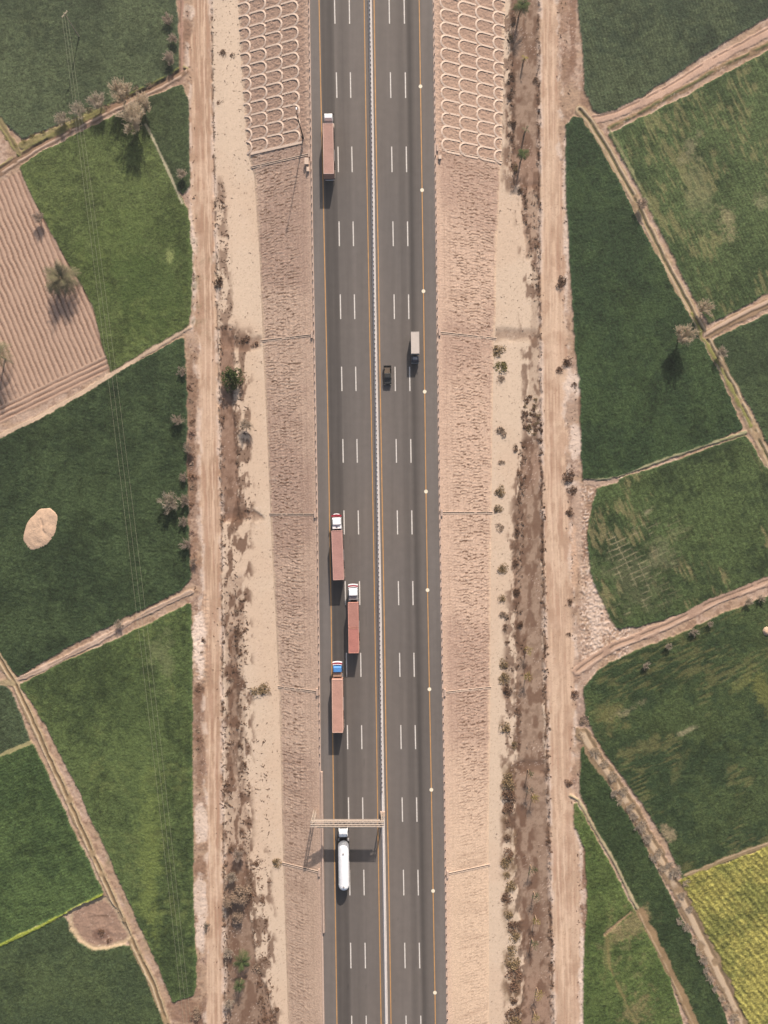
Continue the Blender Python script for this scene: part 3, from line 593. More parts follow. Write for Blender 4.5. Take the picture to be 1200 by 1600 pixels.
    dxe, dye = 0.90, -0.433; ue = (x-0)*dye*-1+(y-661)*dxe      # distance above the bottom headland (negative inside)
    headl = sstep(-25, -22, ue)
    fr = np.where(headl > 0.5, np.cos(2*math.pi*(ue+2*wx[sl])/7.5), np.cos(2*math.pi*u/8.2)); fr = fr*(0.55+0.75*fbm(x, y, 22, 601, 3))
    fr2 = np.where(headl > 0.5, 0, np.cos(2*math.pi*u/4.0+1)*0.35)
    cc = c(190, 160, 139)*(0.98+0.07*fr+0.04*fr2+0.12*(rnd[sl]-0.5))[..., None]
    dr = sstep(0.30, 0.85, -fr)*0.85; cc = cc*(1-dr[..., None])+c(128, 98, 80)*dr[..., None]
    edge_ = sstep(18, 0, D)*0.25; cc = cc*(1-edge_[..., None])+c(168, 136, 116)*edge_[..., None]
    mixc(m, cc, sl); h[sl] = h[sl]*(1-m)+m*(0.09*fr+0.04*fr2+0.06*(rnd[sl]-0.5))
    # --- paths, bunds and ditches: (name, points, width, colour, height, line details)
    def path(name, pts, wd, cc, hh=0.12, edge=3.5, lines=(), k=1.0, fade=0.0):
        sl, D, T = sdf(pts, False, wd+10); D2 = D+edge*wx[sl]*1.6+1.6*f2[sl]
        m = sstep(wd/2+0.9, wd/2-0.9, D2)*k
        if name:
            z = zid[0]; zid[0] += 1; names[z] = name; labels[z] = None; zone[sl][D2 < wd/2] = z
        cv = np.array(cc)*(0.92+0.22*(med[sl]-0.5)*2+0.16*(rnd[sl]-0.5))[..., None]; mixc(m, cv, sl)
        h[sl] = h[sl]*(1-m)+hh*m
        for (off, w2, c2, h2, k2) in lines:
            d = np.abs(T-off+3*wx[sl]); q = sstep(w2/2+0.7, w2/2-0.5, d)*k2*(D < wd)*sstep(0.25, 0.45, fbm(PX[sl], PY[sl], 12, 71, 2)); mixc(q, np.array(c2), sl); h[sl] += h2*q
    dgreen = c(84, 96, 58); lsoil = c(206, 178, 156); dsoil = c(150, 122, 100); ddk = c(92, 78, 62); ygr = c(150, 150, 84)
    path('farm_path', [(287, 112), (262, 128), (180, 168), (110, 202), (60, 230), (30, 248), (0, 268), (-160, 350)], 14, dsoil, 0.1, lines=[(-3.5, 3, ddk, -0.25, .8), (3.5, 3, lsoil, .15, .9), (-7.5, 2.5, ygr, .1, .6)])
    path(None, [(35, 228), (100, 200), (160, 172)], 12, c(140, 136, 84), 0.3, edge=6, k=.75)
    path('farm_path', [(30, 240), (15, 215), (0, 190), (-100, 60)], 10, c(160, 145, 105), 0.15, lines=[(0, 3, ddk, -.1, .5), (4, 2, ygr, .1, .6)])
    path('farm_path', [(228, 195), (240, 218), (262, 265), (285, 318)], 3.2, c(190, 180, 150), 0.25, edge=2)
    path('farm_path', [(283, -200), (283, 0), (283, 110)], 7, c(186, 150, 130), 0.1, lines=[(-1, 2, dsoil*.8, -.2, .8)])
    path('farm_path', [(-160, 762), (0, 680), (60, 652), (130, 612), (175, 585), (230, 551), (272, 527), (296, 512)], 7, c(214, 186, 160), 0.2, lines=[(3.2, 1.6, ddk, -.1, .5)])
    path('farm_path', [(300, 925), (280, 934), (230, 957), (150, 1003), (60, 1048), (22, 1064)], 6.5, c(204, 178, 158), 0.25, lines=[(0, 1.5, dsoil, -.15, .6)])
    path('farm_ditch', [(-100, 880), (0, 1030), (25, 1070), (60, 1146), (110, 1256), (165, 1378), (200, 1455), (240, 1538), (262, 1600), (330, 1760)], 12, c(168, 144, 112), 0.2, lines=[(-3.2, 1.8, c(212, 190, 160), .1, .95), (0.6, 3.2, c(118, 98, 74), -.3, .85), (4.0, 1.8, c(206, 184, 150), .1, .8)])
    path('farm_path', [(-160, 1250), (0, 1180), (48, 1160)], 4.5, c(176, 166, 120), 0.25)
    path(None, [(-30, 1062), (20, 1068)], 8, c(180, 160, 126), 0.15)
    path(None, [(-160, 1556), (0, 1476), (60, 1448), (110, 1422), (160, 1397)], 4.5, c(150, 160, 66), 0.55, edge=2.5)
    path('farm_path', [(922, 188), (960, 180), (1030, 148), (1110, 98), (1200, 50), (1380, -50)], 14, c(206, 172, 150), 0.15, lines=[(3.5, 2, dsoil, -.2, .7)])
    path(None, [(952, 200), (1000, 176), (1080, 132), (1120, 108), (1200, 70), (1380, -25)], 9, c(158, 132, 104), 0.1, edge=6, lines=[(0, 4, dgreen, .2, .7)])
    path(None, [(950, 200), (975, 245), (1000, 295), (1015, 320)], 3, c(140, 140, 100), .3)
    path('farm_ditch', [(905, 172), (920, 188), (945, 228), (988, 305), (1035, 400), (1072, 470), (1100, 522), (1148, 612), (1200, 718), (1310, 940)], 15, c(172, 148, 118), 0.15, edge=5, lines=[(-4.5, 2, c(206, 184, 154), .1, .8), (0.5, 3.0, c(92, 94, 62), -.35, .8), (4.2, 2, c(212, 190, 160), .1, .9)])
    path(None, [(1080, 490), (1100, 530), (1150, 622), (1172, 665)], 5, c(140, 140, 80), .3, edge=4, k=.9)
    path('farm_path', [(1104, 524), (1140, 503), (1200, 474), (1380, 390)], 15, c(158, 132, 106), 0.15, lines=[(3.0, 5, c(208, 180, 156), .1, .95), (-2, 2.5, ddk, -.2, .5)])
    path('farm_path', [(915, 751), (960, 747), (1040, 717), (1100, 697), (1164, 676)], 3.6, c(150, 148, 110), 0.3, edge=4, lines=[(0, 1.5, c(190, 180, 150), .05, .6)])
    path(None, [(915, 753), (945, 756), (962, 750)], 9, pink*1.05, .05)
    path('farm_path', [(903, 1048), (930, 1028), (960, 1010), (1040, 978), (1120, 938), (1200, 908), (1380, 845)], 14, c(192, 160, 138), 0.18, lines=[(1.5, 2, ddk, -.2, .6), (-4, 3, c(218, 188, 164), .1, .7)])
    path('farm_path', [(910, 1145), (930, 1180), (965, 1228), (1002, 1290), (1048, 1370), (1088, 1450), (1132, 1540), (1162, 1600), (1250, 1790)], 19, c(158, 134, 106), 0.2, edge=8, lines=[(-1, 8, c(208, 184, 156), .1, .85), (6, 3, ddk, -.15, .5)])
    path('farm_path', [(1070, 1367), (1130, 1343), (1200, 1317), (1380, 1248)], 6, c(158, 136, 104), 0.3, lines=[(1, 1.5, c(200, 176, 146), .05, .7)])
    path('farm_path', [(892, 1243), (904, 1250), (930, 1297), (960, 1347), (990, 1408), (1006, 1434)], 4.2, c(192, 176, 140), 0.3, edge=2)
    path('farm_path', [(1000, 1424), (1012, 1448), (1042, 1505), (1085, 1600), (1160, 1790)], 12, c(158, 132, 100), 0.25, edge=6, lines=[(-3, 2, c(196, 172, 140), .1, .7)])
    path(None, [(985, 1425), (960, 1445), (945, 1460)], 5, c(160, 136, 104), .1)
    path(None, [(948, 1460), (952, 1510), (975, 1560), (995, 1600)], 3, c(140, 128, 84), .2, k=.7)
    # dirt clearing at the lower left, stubble mounds
    sl, D, _ = sdf([(107, 1424), (130, 1411), (165, 1402), (182, 1420), (205, 1463), (196, 1474), (170, 1481), (145, 1483), (125, 1470), (110, 1450)], True, 8)
    D = D+4*wx[sl]+2*f2[sl]; m = sstep(-1, 1.5, D); zone[sl][D > 0] = 0; cc = c(172, 142, 122)*(0.9+0.35*(fin[sl]-0.5))[..., None]; mixc(m, cc, sl)
    mixc(sstep(5, 1, np.abs(D-2))*0.6*(D > -2), c(206, 184, 150), sl); h[sl] = h[sl]*(1-m)-0.25*m
    blob(157, 1462, 16, 9, c(120, 92, 80), .7); blob(165, 1432, 18, 2, c(124, 98, 82), .7)
    # green tufts of weed by the slope toes and speckle everywhere bare
    bare = ((zone == 0) | (zone == 1) | (zone == 2))
    sp = sstep(0.93, 0.99, vnoise(PX/1.5, PY/1.5, 91))*0.35*bare*(zone == 0); mixc(sp, dkbr)
    sp = sstep(0.92, 0.99, vnoise(PX/1.5, PY/1.5, 92))*0.5*(zone == 0)*sstep(0.5, 0.6, med); mixc(sp, pale)
    rough_ = (zone == 0)*(1-np.clip(mL+mR, 0, 1))
    h += rough_*(0.16*(fin-0.5)+0.10*(rnd-0.5))+(zone == 0)*0.012*(rnd-0.5)
    # the country beyond the photo
    out = (PX < -60) | (PX > 1260) | (PY < -60) | (PY > 1660)
    far_ = out & (np.abs(PX-600) > 330); col[far_] = np.where((big[far_] > 0.5)[:, None], c(70, 92, 62), c(84, 104, 66)); h[out] = 0.0
    cx = 0.5*(PX[1:, 1:]+PX[:-1, :-1]); cy = 0.5*(PY[1:, 1:]+PY[:-1, :-1]); keep = ~((cx > ext(cy, TOE_L)+12) & (cx < ext(cy, TOE_R)-12))
    V = np.stack([X, Y, Z+h], -1).reshape(-1, 3); colf = np.clip(col, 0.002, 0.85).reshape(-1, 3)
    i = np.arange(n0-1)[:, None]*n1+np.arange(n1-1)[None, :]
    Q = np.stack([i+n1, i+n1+1, i+1, i], -1); zf = zone[:-1, :-1]
    for z in sorted(names):
        q = Q[(zf == z) & keep]
        if len(q) == 0: continue
        u, inv = np.unique(q, return_inverse=True)
        me = np_mesh(names[z], V[u], inv.reshape(q.shape), colf[u])
        crop = z in labels and labels[z] is not None
        o = link(names[z], me, None, M['crop'] if crop else (M['track'] if z in (1, 2) else M['soil']))
        if crop: tag(o, labels[z][0], labels[z][1], kind='stuff')
        else: tag(o, kind='structure')
build_ground()

# ------------------------------------------------------------------ posts and barriers beside the road
def frame_at(px, py, z=0.0):
    return at(px, py, z)
DIR = 0.0146
def postset(line, dx, ys, label, group, skip=()):
    first = None
    for y in ys:
        if any(a < y < b for a, b in skip): continue
        X, Y = rd(float(ext(y, line))+dx, y)
        if first is None:
            mb = MB(); mb.box(-0.08, 0.08, -0.15, 0.15, -0.3, 0.55, 0.02); o = mb.build('guard_post', M['kerb']); first = o
            mb = MB(); mb.box(-0.085, 0.085, -0.155, 0.155, 0.36, 0.562); c = mb.build('reflector_band', M['darksteel'], o)
        else:
            o = first.copy(); C.objects.link(o); c = first.children[0].copy(); C.objects.link(c); c.parent = o
        o.location = (X, Y, 0.0); o.rotation_euler = (0, 0, DIR); tag(o, label, 'post', group)
postset(EDGE_L, -1.6, np.arange(-10, 1200, 13.2), 'short concrete guard post along the left road edge', 'guard posts along the left road edge', skip=[(232, 246)])
postset(EDGE_R, 1.6, np.arange(-6, 1620, 13.2), 'short concrete guard post along the right road edge', 'guard posts along the right road edge', skip=[(225, 240)])

def barrier_mesh(line, dx, y0, y1, prof):
    ys = np.arange(y0, y1+0.1, 10.0); x = ext(ys, line)+dx; X, Y = rd(x, ys); mb = MB(); V = []
    for i in range(len(ys)):
        for a, z in prof: V.append((X[i]+a, Y[i], z))
    n = len(prof); fs = [(i*n+k, (i+1)*n+k, (i+1)*n+k+1, i*n+k+1) for i in range(len(ys)-1) for k in range(n-1)]
    fs += [tuple(range(n)), tuple((len(ys)-1)*n+k for k in range(n))[::-1]]
    return mb.add(V, fs)
JP = [(-0.36, 0.0), (-0.36, 0.08), (-0.20, 0.33), (-0.13, 0.92), (-0.10, 0.95), (0.10, 0.95), (0.13, 0.92), (0.20, 0.33), (0.36, 0.08), (0.36, 0.0)]
bar = empty('median_barrier', (0, 0, 0)); tag(bar, 'long white concrete median barrier with anti glare blades between the carriageways', 'barrier')
JPw = [(a*1.25, z) for a, z in JP]
barrier_mesh(BAR, 0, -1500, 3000, JPw).build('barrier_body', M['barrier'], bar)
def blade(mb, X, Y, z=0.95):
    mb.box(X-0.20, X+0.02, Y-0.16, Y+0.16, z-0.02, z+0.34, 0.02)
ysb = np.arange(-8, 1235, 7.1); rest = MB(); first = None
for k, y in enumerate(ysb):
    X, Y = rd(float(ext(y, BAR)), y)
    if k < 100:
        if first is None:
            m1 = MB(); blade(m1, 0, 0, 0.95); first = m1.build('anti_glare_blade', M['darksteel'], bar); o = first
        else: o = first.copy(); C.objects.link(o); o.parent = bar
        o.location = (float(X), float(Y), 0)
    else: blade(rest, float(X), float(Y))
o = rest.build('anti_glare_blade', M['darksteel'], bar); o['kind'] = 'stuff'
sb = barrier_mesh(EDGE_L, 1.2, 1205, 1462, [(-0.30, -0.3), (-0.30, 0.2), (-0.17, 0.80), (0.17, 0.80), (0.30, 0.2), (0.30, 0.0)]).build('side_barrier', M['kerb'])
tag(sb, 'low pinkish concrete barrier on the left road edge under the gantry', 'barrier')

# ------------------------------------------------------------------ sign gantry
xa, ya = -17.35, -75.3; xb = -0.35
g = empty('sign_gantry', (xa, ya, -0.9)); tag(g, 'pale steel sign gantry spanning the left carriageway above the tanker', 'gantry')
def lattice_post(x, z0, z1):
    mb = MB(); s = 0.32
    for sx in (-s, s):
        for sy in (-s, s): mb.cyl((x+sx, sy, z0), (x+sx, sy, z1), 0.09, n=8)
    k = int((z1-z0)/0.9)
    for i in range(k):
        a = z0+(z1-z0)*i/k; b = z0+(z1-z0)*(i+1)/k
        for s1, s2 in ((-s, s), (s, -s)):
            mb.cyl((x+s1, -s, a), (x+s2, -s, b), 0.035, n=5); mb.cyl((x+s1, s, a), (x+s2, s, b), 0.035, n=5)
            mb.cyl((x-s, s1, a), (x-s, s2, b), 0.035, n=5); mb.cyl((x+s, s1, a), (x+s, s2, b), 0.035, n=5)
    return mb
L_ = xb-xa
for x, zb in ((0, -0.3), (L_, 0.9+0.9)):
    lattice_post(x, zb, 7.6).build('post', M['steel'], g)
    mb = MB(); mb.box(x-0.6, x+0.6, -0.6, 0.6, zb-0.4, zb+0.12, 0.04); mb.build('base_plinth', M['kerb'], g)
mb = MB(); zt, zb, hy = 7.75, 6.95, 0.55
for z in (zt, zb):
    for y in (-hy, 0.0, hy):
        if z == zb and y == 0: continue
        mb.cyl((-0.4, y, z), (L_+0.4, y, z), 0.10, n=8)
mb.build('chord', M['steel'], g)
mb = MB(); n = 16
for i in range(n):
    x0 = L_*i/n; x1 = L_*(i+1)/n
    for y in (-hy, hy): mb.cyl((x0, y, zb), (x1, y, zt), 0.045, n=5); mb.cyl((x0, y, zt), (x0, y, zb), 0.04, n=5)
    mb.cyl((x0, -hy, zt), (x1, hy, zt), 0.04, n=5); mb.cyl((x0, -hy, zt), (x0, hy, zt), 0.05, n=5)
mb.build('bracing', M['steel'], g)
mb = MB(); mb.box(1.2, L_-1.4, -0.80, -0.72, 5.95, 7.65); mb.build('sign_panel', M['steel'], g); mb = MB(); mb.box(1.22, L_-1.42, -0.83, -0.803, 5.97, 7.63); mb.build('sign_face', M['sign'], g)
mb = MB()
for x in np.linspace(1.5, L_-1.7, 9): mb.box(x-0.05, x+0.05, -0.718, -0.60, 6.05, 7.55)
mb.build('panel_rib', M['steel'], g)
mb = MB(); mb.box(0.4, L_-0.6, 0.62, 0.95, 6.90, 6.96); mb.build('walkway', M['steel'], g)

# camera pole and cabinets at the upper left
def pole(px, py, zg, hgt, label):
    X, Y = rd(px, py, zg); t = empty('camera_pole', (float(X), float(Y), zg)); tag(t, label, 'pole')
    mb = MB(); mb.cyl((0, 0, -0.3), (-0.35, 0, hgt), 0.17, 0.09, 12); mb.build('shaft', M['darksteel'], t)
    mb = MB(); mb.box(-0.35, 0.35, -0.35, 0.35, -0.3, 0.15, 0.04); mb.build('base_plinth', M['kerb'], t)
    mb = MB(); mb.box(-0.28, 0.28, -0.75, -0.25, 1.0, 1.8, 0.03); mb.build('control_box', M['darksteel'], t)
    mb = MB(); mb.cyl((-0.35, 0, hgt-0.3), (-0.35, 0.9, hgt-0.1), 0.05, n=8); mb.cyl((-0.8, 0, hgt-0.15), (0.1, 0, hgt-0.15), 0.05, n=8); mb.build('arm', M['darksteel'], t)
    mb = MB(); mb.box(-0.5, -0.2, 0.8, 1.35, hgt-0.2, hgt+0.08, 0.03); mb.build('camera_head', M['whitep'], t)
pole(474, 216, -0.7, 11.3, 'tall dark pole with a camera beside the upper left road edge')
def cabinet(px, py, sx, sy, sz, zg, label, body=None):
    X, Y = rd(px, py, zg+sz); t = empty('roadside_cabinet', (float(X), float(Y), zg)); tag(t, label, 'cabinet')
    mb = MB(); mb.box(-sx/2, sx/2, -sy/2, sy/2, -0.4, sz-0.12, 0.03); mb.build('body', body or M['concrete'], t)
    mb = MB(); mb.box(-sx/2-0.06, sx/2+0.06, -sy/2-0.06, sy/2+0.06, sz-0.118, sz, 0.03); mb.build('lid', M['concrete'], t)
    mb = MB(); mb.box(-sx/2+0.08, sx/2-0.08, -sy/2-0.03, -sy/2-0.005, 0.15, sz-0.25); mb.build('door', M['greyp'], t)
cabinet(479, 251.5, 0.95, 1.5, 1.0, -0.6, 'larger pale concrete cabinet below the upper left drain chute')
cabinet(481, 264, 0.6, 1.0, 0.8, -0.5, 'smaller pale concrete cabinet below the larger one beside the road')
cabinet(687.5, 245, 0.6, 0.9, 1.1, -0.7, 'small dark cabinet on the right slope below the topmost drain', M['darksteel'])

# ------------------------------------------------------------------ vehicles
_wheel = {}
def wheel(parent, x, y, r, wdt, name='wheel'):
    key = (round(r, 3), round(wdt, 3))
    if key not in _wheel:
        mb = MB(); n = 20; prof = [(-wdt/2, r*0.58), (-wdt/2, r*0.92), (-wdt/2+0.04, r), (wdt/2-0.04, r), (wdt/2, r*0.92), (wdt/2, r*0.58)]; vs = []; fs = []
        for (a, q) in prof:
            for i in range(n): t = 2*math.pi*i/n; vs.append((a, q*math.cos(t), q*math.sin(t)))
        for k in range(len(prof)-1):
            for i in range(n): j = (i+1) % n; fs.append((k*n+i, (k+1)*n+i, (k+1)*n+j, k*n+j))
        mb.add(vs, fs); tm = mb.build('tyre', M['rubber'])
        mb = MB(); mb.cyl((-wdt/2+0.05, 0, 0), (wdt/2-0.05, 0, 0), r*0.6, n=16); mb.cyl((-wdt/2-0.02, 0, 0), (wdt/2+0.02, 0, 0), r*0.22, n=10)
        rm = mb.build('rim', M['rim'])
        _wheel[key] = (tm.data, rm.data); bpy.data.objects.remove(tm); bpy.data.objects.remove(rm)
    a, b = _wheel[key]
    o = bpy.data.objects.new(name, a); C.objects.link(o); o.parent = parent; o.location = (x, y, r)
    q = bpy.data.objects.new('rim', b); C.objects.link(q); q.parent = o
def axle(parent, y, r=0.52, dual=True, w=2.4):
    for s in (-1, 1): wheel(parent, s*(w/2-0.16), y, r, 0.52 if dual else 0.30)

def cab(parent, yf, ln, wd, zt, mat, roofmat, front, z0=0.55):
    """tractor cab: front face at y=yf, length ln"""
    y0 = yf-ln; hw = wd/2
    MB().box(-hw, hw, y0, yf-0.05, z0, zt-0.55, 0.06).build('cab_body', mat, parent)
    MB().box(-hw+0.01, hw-0.01, y0+0.04, yf-0.12, zt-0.548, zt, 0.10, tx=0.10, ty0=0.05, ty1=0.30).build('cab_roof', roofmat, parent)
    MB().box(-hw+0.16, hw-0.16, yf-0.045, yf-0.01, zt-1.35, zt-0.60).build('windscreen', M['glass'], parent)
    for s in (-1, 1):
        a, b = sorted((s*(hw+0.003), s*(hw+0.015))); MB().box(a, b, yf-1.15, yf-0.35, zt-1.30, zt-0.65).build('side_window', M['glass'], parent)
        m = MB(); m.cyl((s*hw, yf-0.1, zt-0.6), (s*(hw+0.28), yf+0.05, zt-0.65), 0.025, n=6); a, b = sorted((s*(hw+0.18), s*(hw+0.34))); m.box(a, b, yf-0.02, yf+0.06, zt-1.25, zt-0.65, 0.02)
        m.build('mirror', M['black'], parent)
        a, b = sorted((s*(hw-0.42), s*(hw-0.12))); MB().box(a, b, yf+0.075, yf+0.10, 0.72, 0.92).build('headlight', M['lamp'], parent)
    MB().box(-hw, hw, yf-0.04, yf+0.07, 0.42, 0.98, 0.03).build('bumper', front[-1], parent)
    MB().box(-hw+0.25, hw-0.25, yf-0.045, yf, 1.05, 1.55).build('grille', M['black'], parent)

def freight_truck(label, px, pyf, pyr, rot, tl, trailer_mat, style, zt=4.0, boxes=1, group=None, wide=2.55):
    front = at(px, pyf, 3.2); rear = at(px, pyr, zt); Lt = front[1]-rear[1]
    # centre x read at the roof height
    t = empty('freight_truck', (front[0], (front[1]+rear[1])/2, 0), rot); tag(t, label, 'truck', group)
    yf = Lt/2; yr = -Lt/2; hw = wide/2
    # trailer
    yb = yr; yt = yr+tl
    mb = MB(); mb.box(-0.55, -0.35, yr+0.1, yt-0.2, 0.95, 1.25); mb.box(0.35, 0.55, yr+0.1, yt-0.2, 0.95, 1.25)
    for yy in np.arange(yr+0.6, yt-0.6, 1.3): mb.box(-hw+0.1, hw-0.1, yy, yy+0.12, 1.05, 1.24)
    mb.build('trailer_frame', M['black'], t)
    gap = 0.22; bl = (tl-gap*(boxes-1))/boxes
    mats = trailer_mat if isinstance(trailer_mat, list) else [trailer_mat]*boxes
    for k in range(boxes):
        a = yb+k*(bl+gap); b = a+bl; m = MB()
        m.box(-hw, hw, a, b, 1.30, zt-0.05, 0.03)
        box = m.build('cargo_box', mats[k % len(mats)], t)
        # roof skin with rails and cross bows
        m = MB(); m.box(-hw+0.135, hw-0.135, a+0.125, b-0.125, zt-0.048, zt-0.02, 0.01)
        nb = int(bl/0.62)
        for q in range(1, nb): yy = a+bl*q/nb; m.box(-hw+0.15, hw-0.15, yy-0.05, yy+0.05, zt-0.022, zt-0.008, 0.005)
        m.build('roof_panel', mats[k % len(mats)], box)
        m = MB()
        for s in (-1, 1): aa, bb = sorted((s*(hw-0.13), s*(hw+0.012))); m.box(aa, bb, a-0.01, b+0.01, zt-0.13, zt+0.03, 0.01)
        m.box(-hw+0.132, hw-0.132, a-0.012, a+0.12, zt-0.13, zt+0.03, 0.01); m.box(-hw+0.132, hw-0.132, b-0.12, b+0.012, zt-0.13, zt+0.03, 0.01)
        m.build('top_rail', style['rail'], box)
        m = MB()
        for q in range(int(bl/0.55)):
            yy = a+0.3+q*0.55
            if yy > b-0.25: break
            m.box(-hw-0.035, -hw-0.002, yy-0.07, yy+0.07, 1.4, zt-0.16); m.box(hw+0.002, hw+0.035, yy-0.07, yy+0.07, 1.4, zt-0.16)
        m.build('side_rib', mats[k % len(mats)], box)
    m = MB()
    for s in (-1, 1): aa, bb = sorted((s*0.04, s*(hw-0.06))); m.box(aa, bb, yb-0.045, yb-0.015, 1.36, zt-0.2)
    m.build('rear_door', mats[0], t)
    m = MB(); m.box(-hw+0.1, hw-0.1, yb-0.05, yb+0.05, 0.55, 0.72); m.build('rear_bumper', M['whitep'], t)
    for s in (-1, 1): aa, bb = sorted((s*(hw-0.45), s*(hw-0.15))); MB().box(aa, bb, yb-0.075, yb-0.052, 0.56, 0.70).build('tail_lamp', M['redlamp'], t)
    for s in (-1, 1):
        m = MB(); aa, bb = sorted((s*(hw-0.02), s*(hw+0.10))); m.box(aa, bb, yb+tl*0.36, yb+tl*0.60, 0.62, 0.95, 0.02); m.build('side_guard', M['greyp'], t)
        m = MB(); aa, bb = sorted((s*(hw-0.55), s*(hw+0.06))); m.box(aa, bb, yb+tl*0.62, yb+tl*0.70, 0.55, 1.1, 0.05); m.build('toolbox', M['black'], t)
        m = MB(); m.cyl((s*(hw+0.10), yb+0.4, 0.95), (s*(hw+0.10), yb+2.4, 0.95), 0.05, n=6); m.cyl((s*(hw+0.1), yb+0.4, 0.5), (s*(hw+0.1), yb+0.4, 1.2), 0.04, n=6); m.build('mudguard_rail', M['steel'], t)
    for yy in (1.6, 2.95, 4.3): axle(t, yr+yy, dual=True, w=wide)
    # tractor
    clen = style.get('clen', 2.2); gapc = Lt-tl; yc = yf-style.get('nose', 0.0)
    m = MB(); m.box(-0.5, -0.3, yt-2.6, yc-0.4, 0.70, 0.93); m.box(0.3, 0.5, yt-2.6, yc-0.4, 0.70, 0.93); m.build('tractor_frame', M['black'], t)
    for s in (-1, 1): m = MB(); m.cyl((s*0.95, yt-0.3, 0.72), (s*0.95, yt+0.75, 0.72), 0.30, n=14); m.build('fuel_tank', M['rim'], t)
    axle(t, yc-1.35, dual=False, w=2.45); axle(t, yt-0.95, w=2.45); axle(t, yt-2.25, w=2.45)
    ztc = style.get('ztc', 3.2)
    cab(t, yc, clen, style.get('cw', 2.3), ztc, style['cab'], style['roof'], (style['bump'],))
    if 'sleeper' in style:          # rear half of the cab roof in another colour
        sm, sl, sz = style['sleeper']
        cw = style.get('cw', 2.3)
        MB().box(-cw/2, cw/2, yc-clen-sl, yc-clen-0.03, 0.9, sz, 0.05).build('sleeper', sm, t)
    for (o0, o1, z0_, z1_, wf, mt, nm) in style.get('crown', []):
        # decorated visor pieces standing over the windscreen, slightly bowed
        m = MB(); n = 8; vs = []
        for i in range(n+1):
            x = -wf/2+wf*i/n; bow = 0.16*(1-(2*x/wf)**2)
            for (yy, zz) in ((o0, z0_), (o1, z0_), (o1, z1_), (o0, z1_)): vs.append((x, yc+yy+bow, zz))
        fs = [(i*4+k, i*4+(k+1) % 4, (i+1)*4+(k+1) % 4, (i+1)*4+k) for i in range(n) for k in range(4)]+[(0, 3, 2, 1), (4*n, 4*n+1, 4*n+2, 4*n+3)]
        m.add(vs, fs); m.build(nm, mt, t)
    for (x0, x1, y0, y1, z0_, z1_, mt, nm) in style.get('extra', []):
        MB().box(x0, x1, yc+y0, yc+y1, z0_, z1_, 0.02).build(nm, mt, t)
    return t
rgrp = 'freight trucks driving up the left carriageway'
freight_truck('brown trailer truck with a plain white cab, alone near the top of the road', 513.2, 175, 271.5, DIR, 12.4, rust('trailer_brown', (188, 148, 133)),
    dict(cab=M['whitep'], roof=M['whitep'], bump=M['whitep'], clen=1.55, ztc=3.15, cw=2.05, rail=rust('rail_brown', (222, 186, 170)), extra=[(-0.95, 0.95, -3.1, -1.62, 0.9, 1.9, M['greyp'], 'engine_deck'), (1.05, 1.35, -2.9, -1.9, 0.7, 1.5, M['steel'], 'air_tank')]), group=rgrp, wide=2.5)
redrail = rust('rail_red', (218, 172, 158))
freight_truck('dusky red trailer truck with white cab and red visor in the outer lane', 527.3, 803.0, 906.2, DIR+0.022, 12.1, rust('trailer_dusky', (188, 142, 131)),
    dict(cab=M['whitep'], roof=M['whitep'], bump=M['red'], clen=2.0, nose=0.75, ztc=3.3, cw=2.15, rail=redrail, sleeper=(M['whitep'], 0.9, 2.9),
         crown=[(0.05, 0.45, 2.55, 3.05, 2.5, M['red'], 'sun_visor'), (0.50, 0.70, 2.2, 2.85, 1.5, M['whitep'], 'visor_badge')], extra=[(-0.25, 0.2, -2.55, -2.35, 2.9, 3.02, M['black'], 'roof_vent')]), group=rgrp, wide=2.6)
freight_truck('truck carrying two red containers in the middle lane', 552.2, 912.5, 1020.5, DIR, 12.3, [rust('container_red', (188, 126, 114)), rust('container_dull_red', (186, 134, 120))],
    dict(cab=M['whitep'], roof=M['whitep'], bump=M['red'], clen=2.0, nose=0.95, ztc=3.35, cw=2.2, rail=rust('rail_rose', (222, 158, 140)), sleeper=(M['greyp'], 1.0, 2.75),
         crown=[(0.0, 0.14, 2.5, 3.1, 2.35, M['whitep'], 'visor_trim'), (0.16, 0.50, 2.45, 3.0, 2.4, M['red'], 'sun_visor'), (0.52, 0.78, 2.3, 2.9, 2.4, M['whitep'], 'front_guard')]), boxes=2, group=rgrp, wide=2.5)
freight_truck('orange brown trailer truck with a blue cab roof, hindmost of the red trailer trucks', 527.4, 1033.8, 1144.8, DIR-0.004, 13.0, rust('trailer_orange', (198, 152, 134)),
    dict(cab=M['blue'], roof=M['blue'], bump=M['red'], clen=1.75, nose=0.95, ztc=3.3, cw=2.15, rail=rust('rail_orange', (228, 188, 168)), sleeper=(M['tan'], 1.15, 2.8),
         crown=[(0.0, 0.14, 2.4, 3.0, 2.3, M['whitep'], 'visor_trim'), (0.16, 0.50, 2.4, 2.95, 2.4, M['red'], 'sun_visor'), (0.52, 0.74, 2.3, 2.85, 2.35, M['whitep'], 'front_guard')]), group=rgrp, wide=2.6)

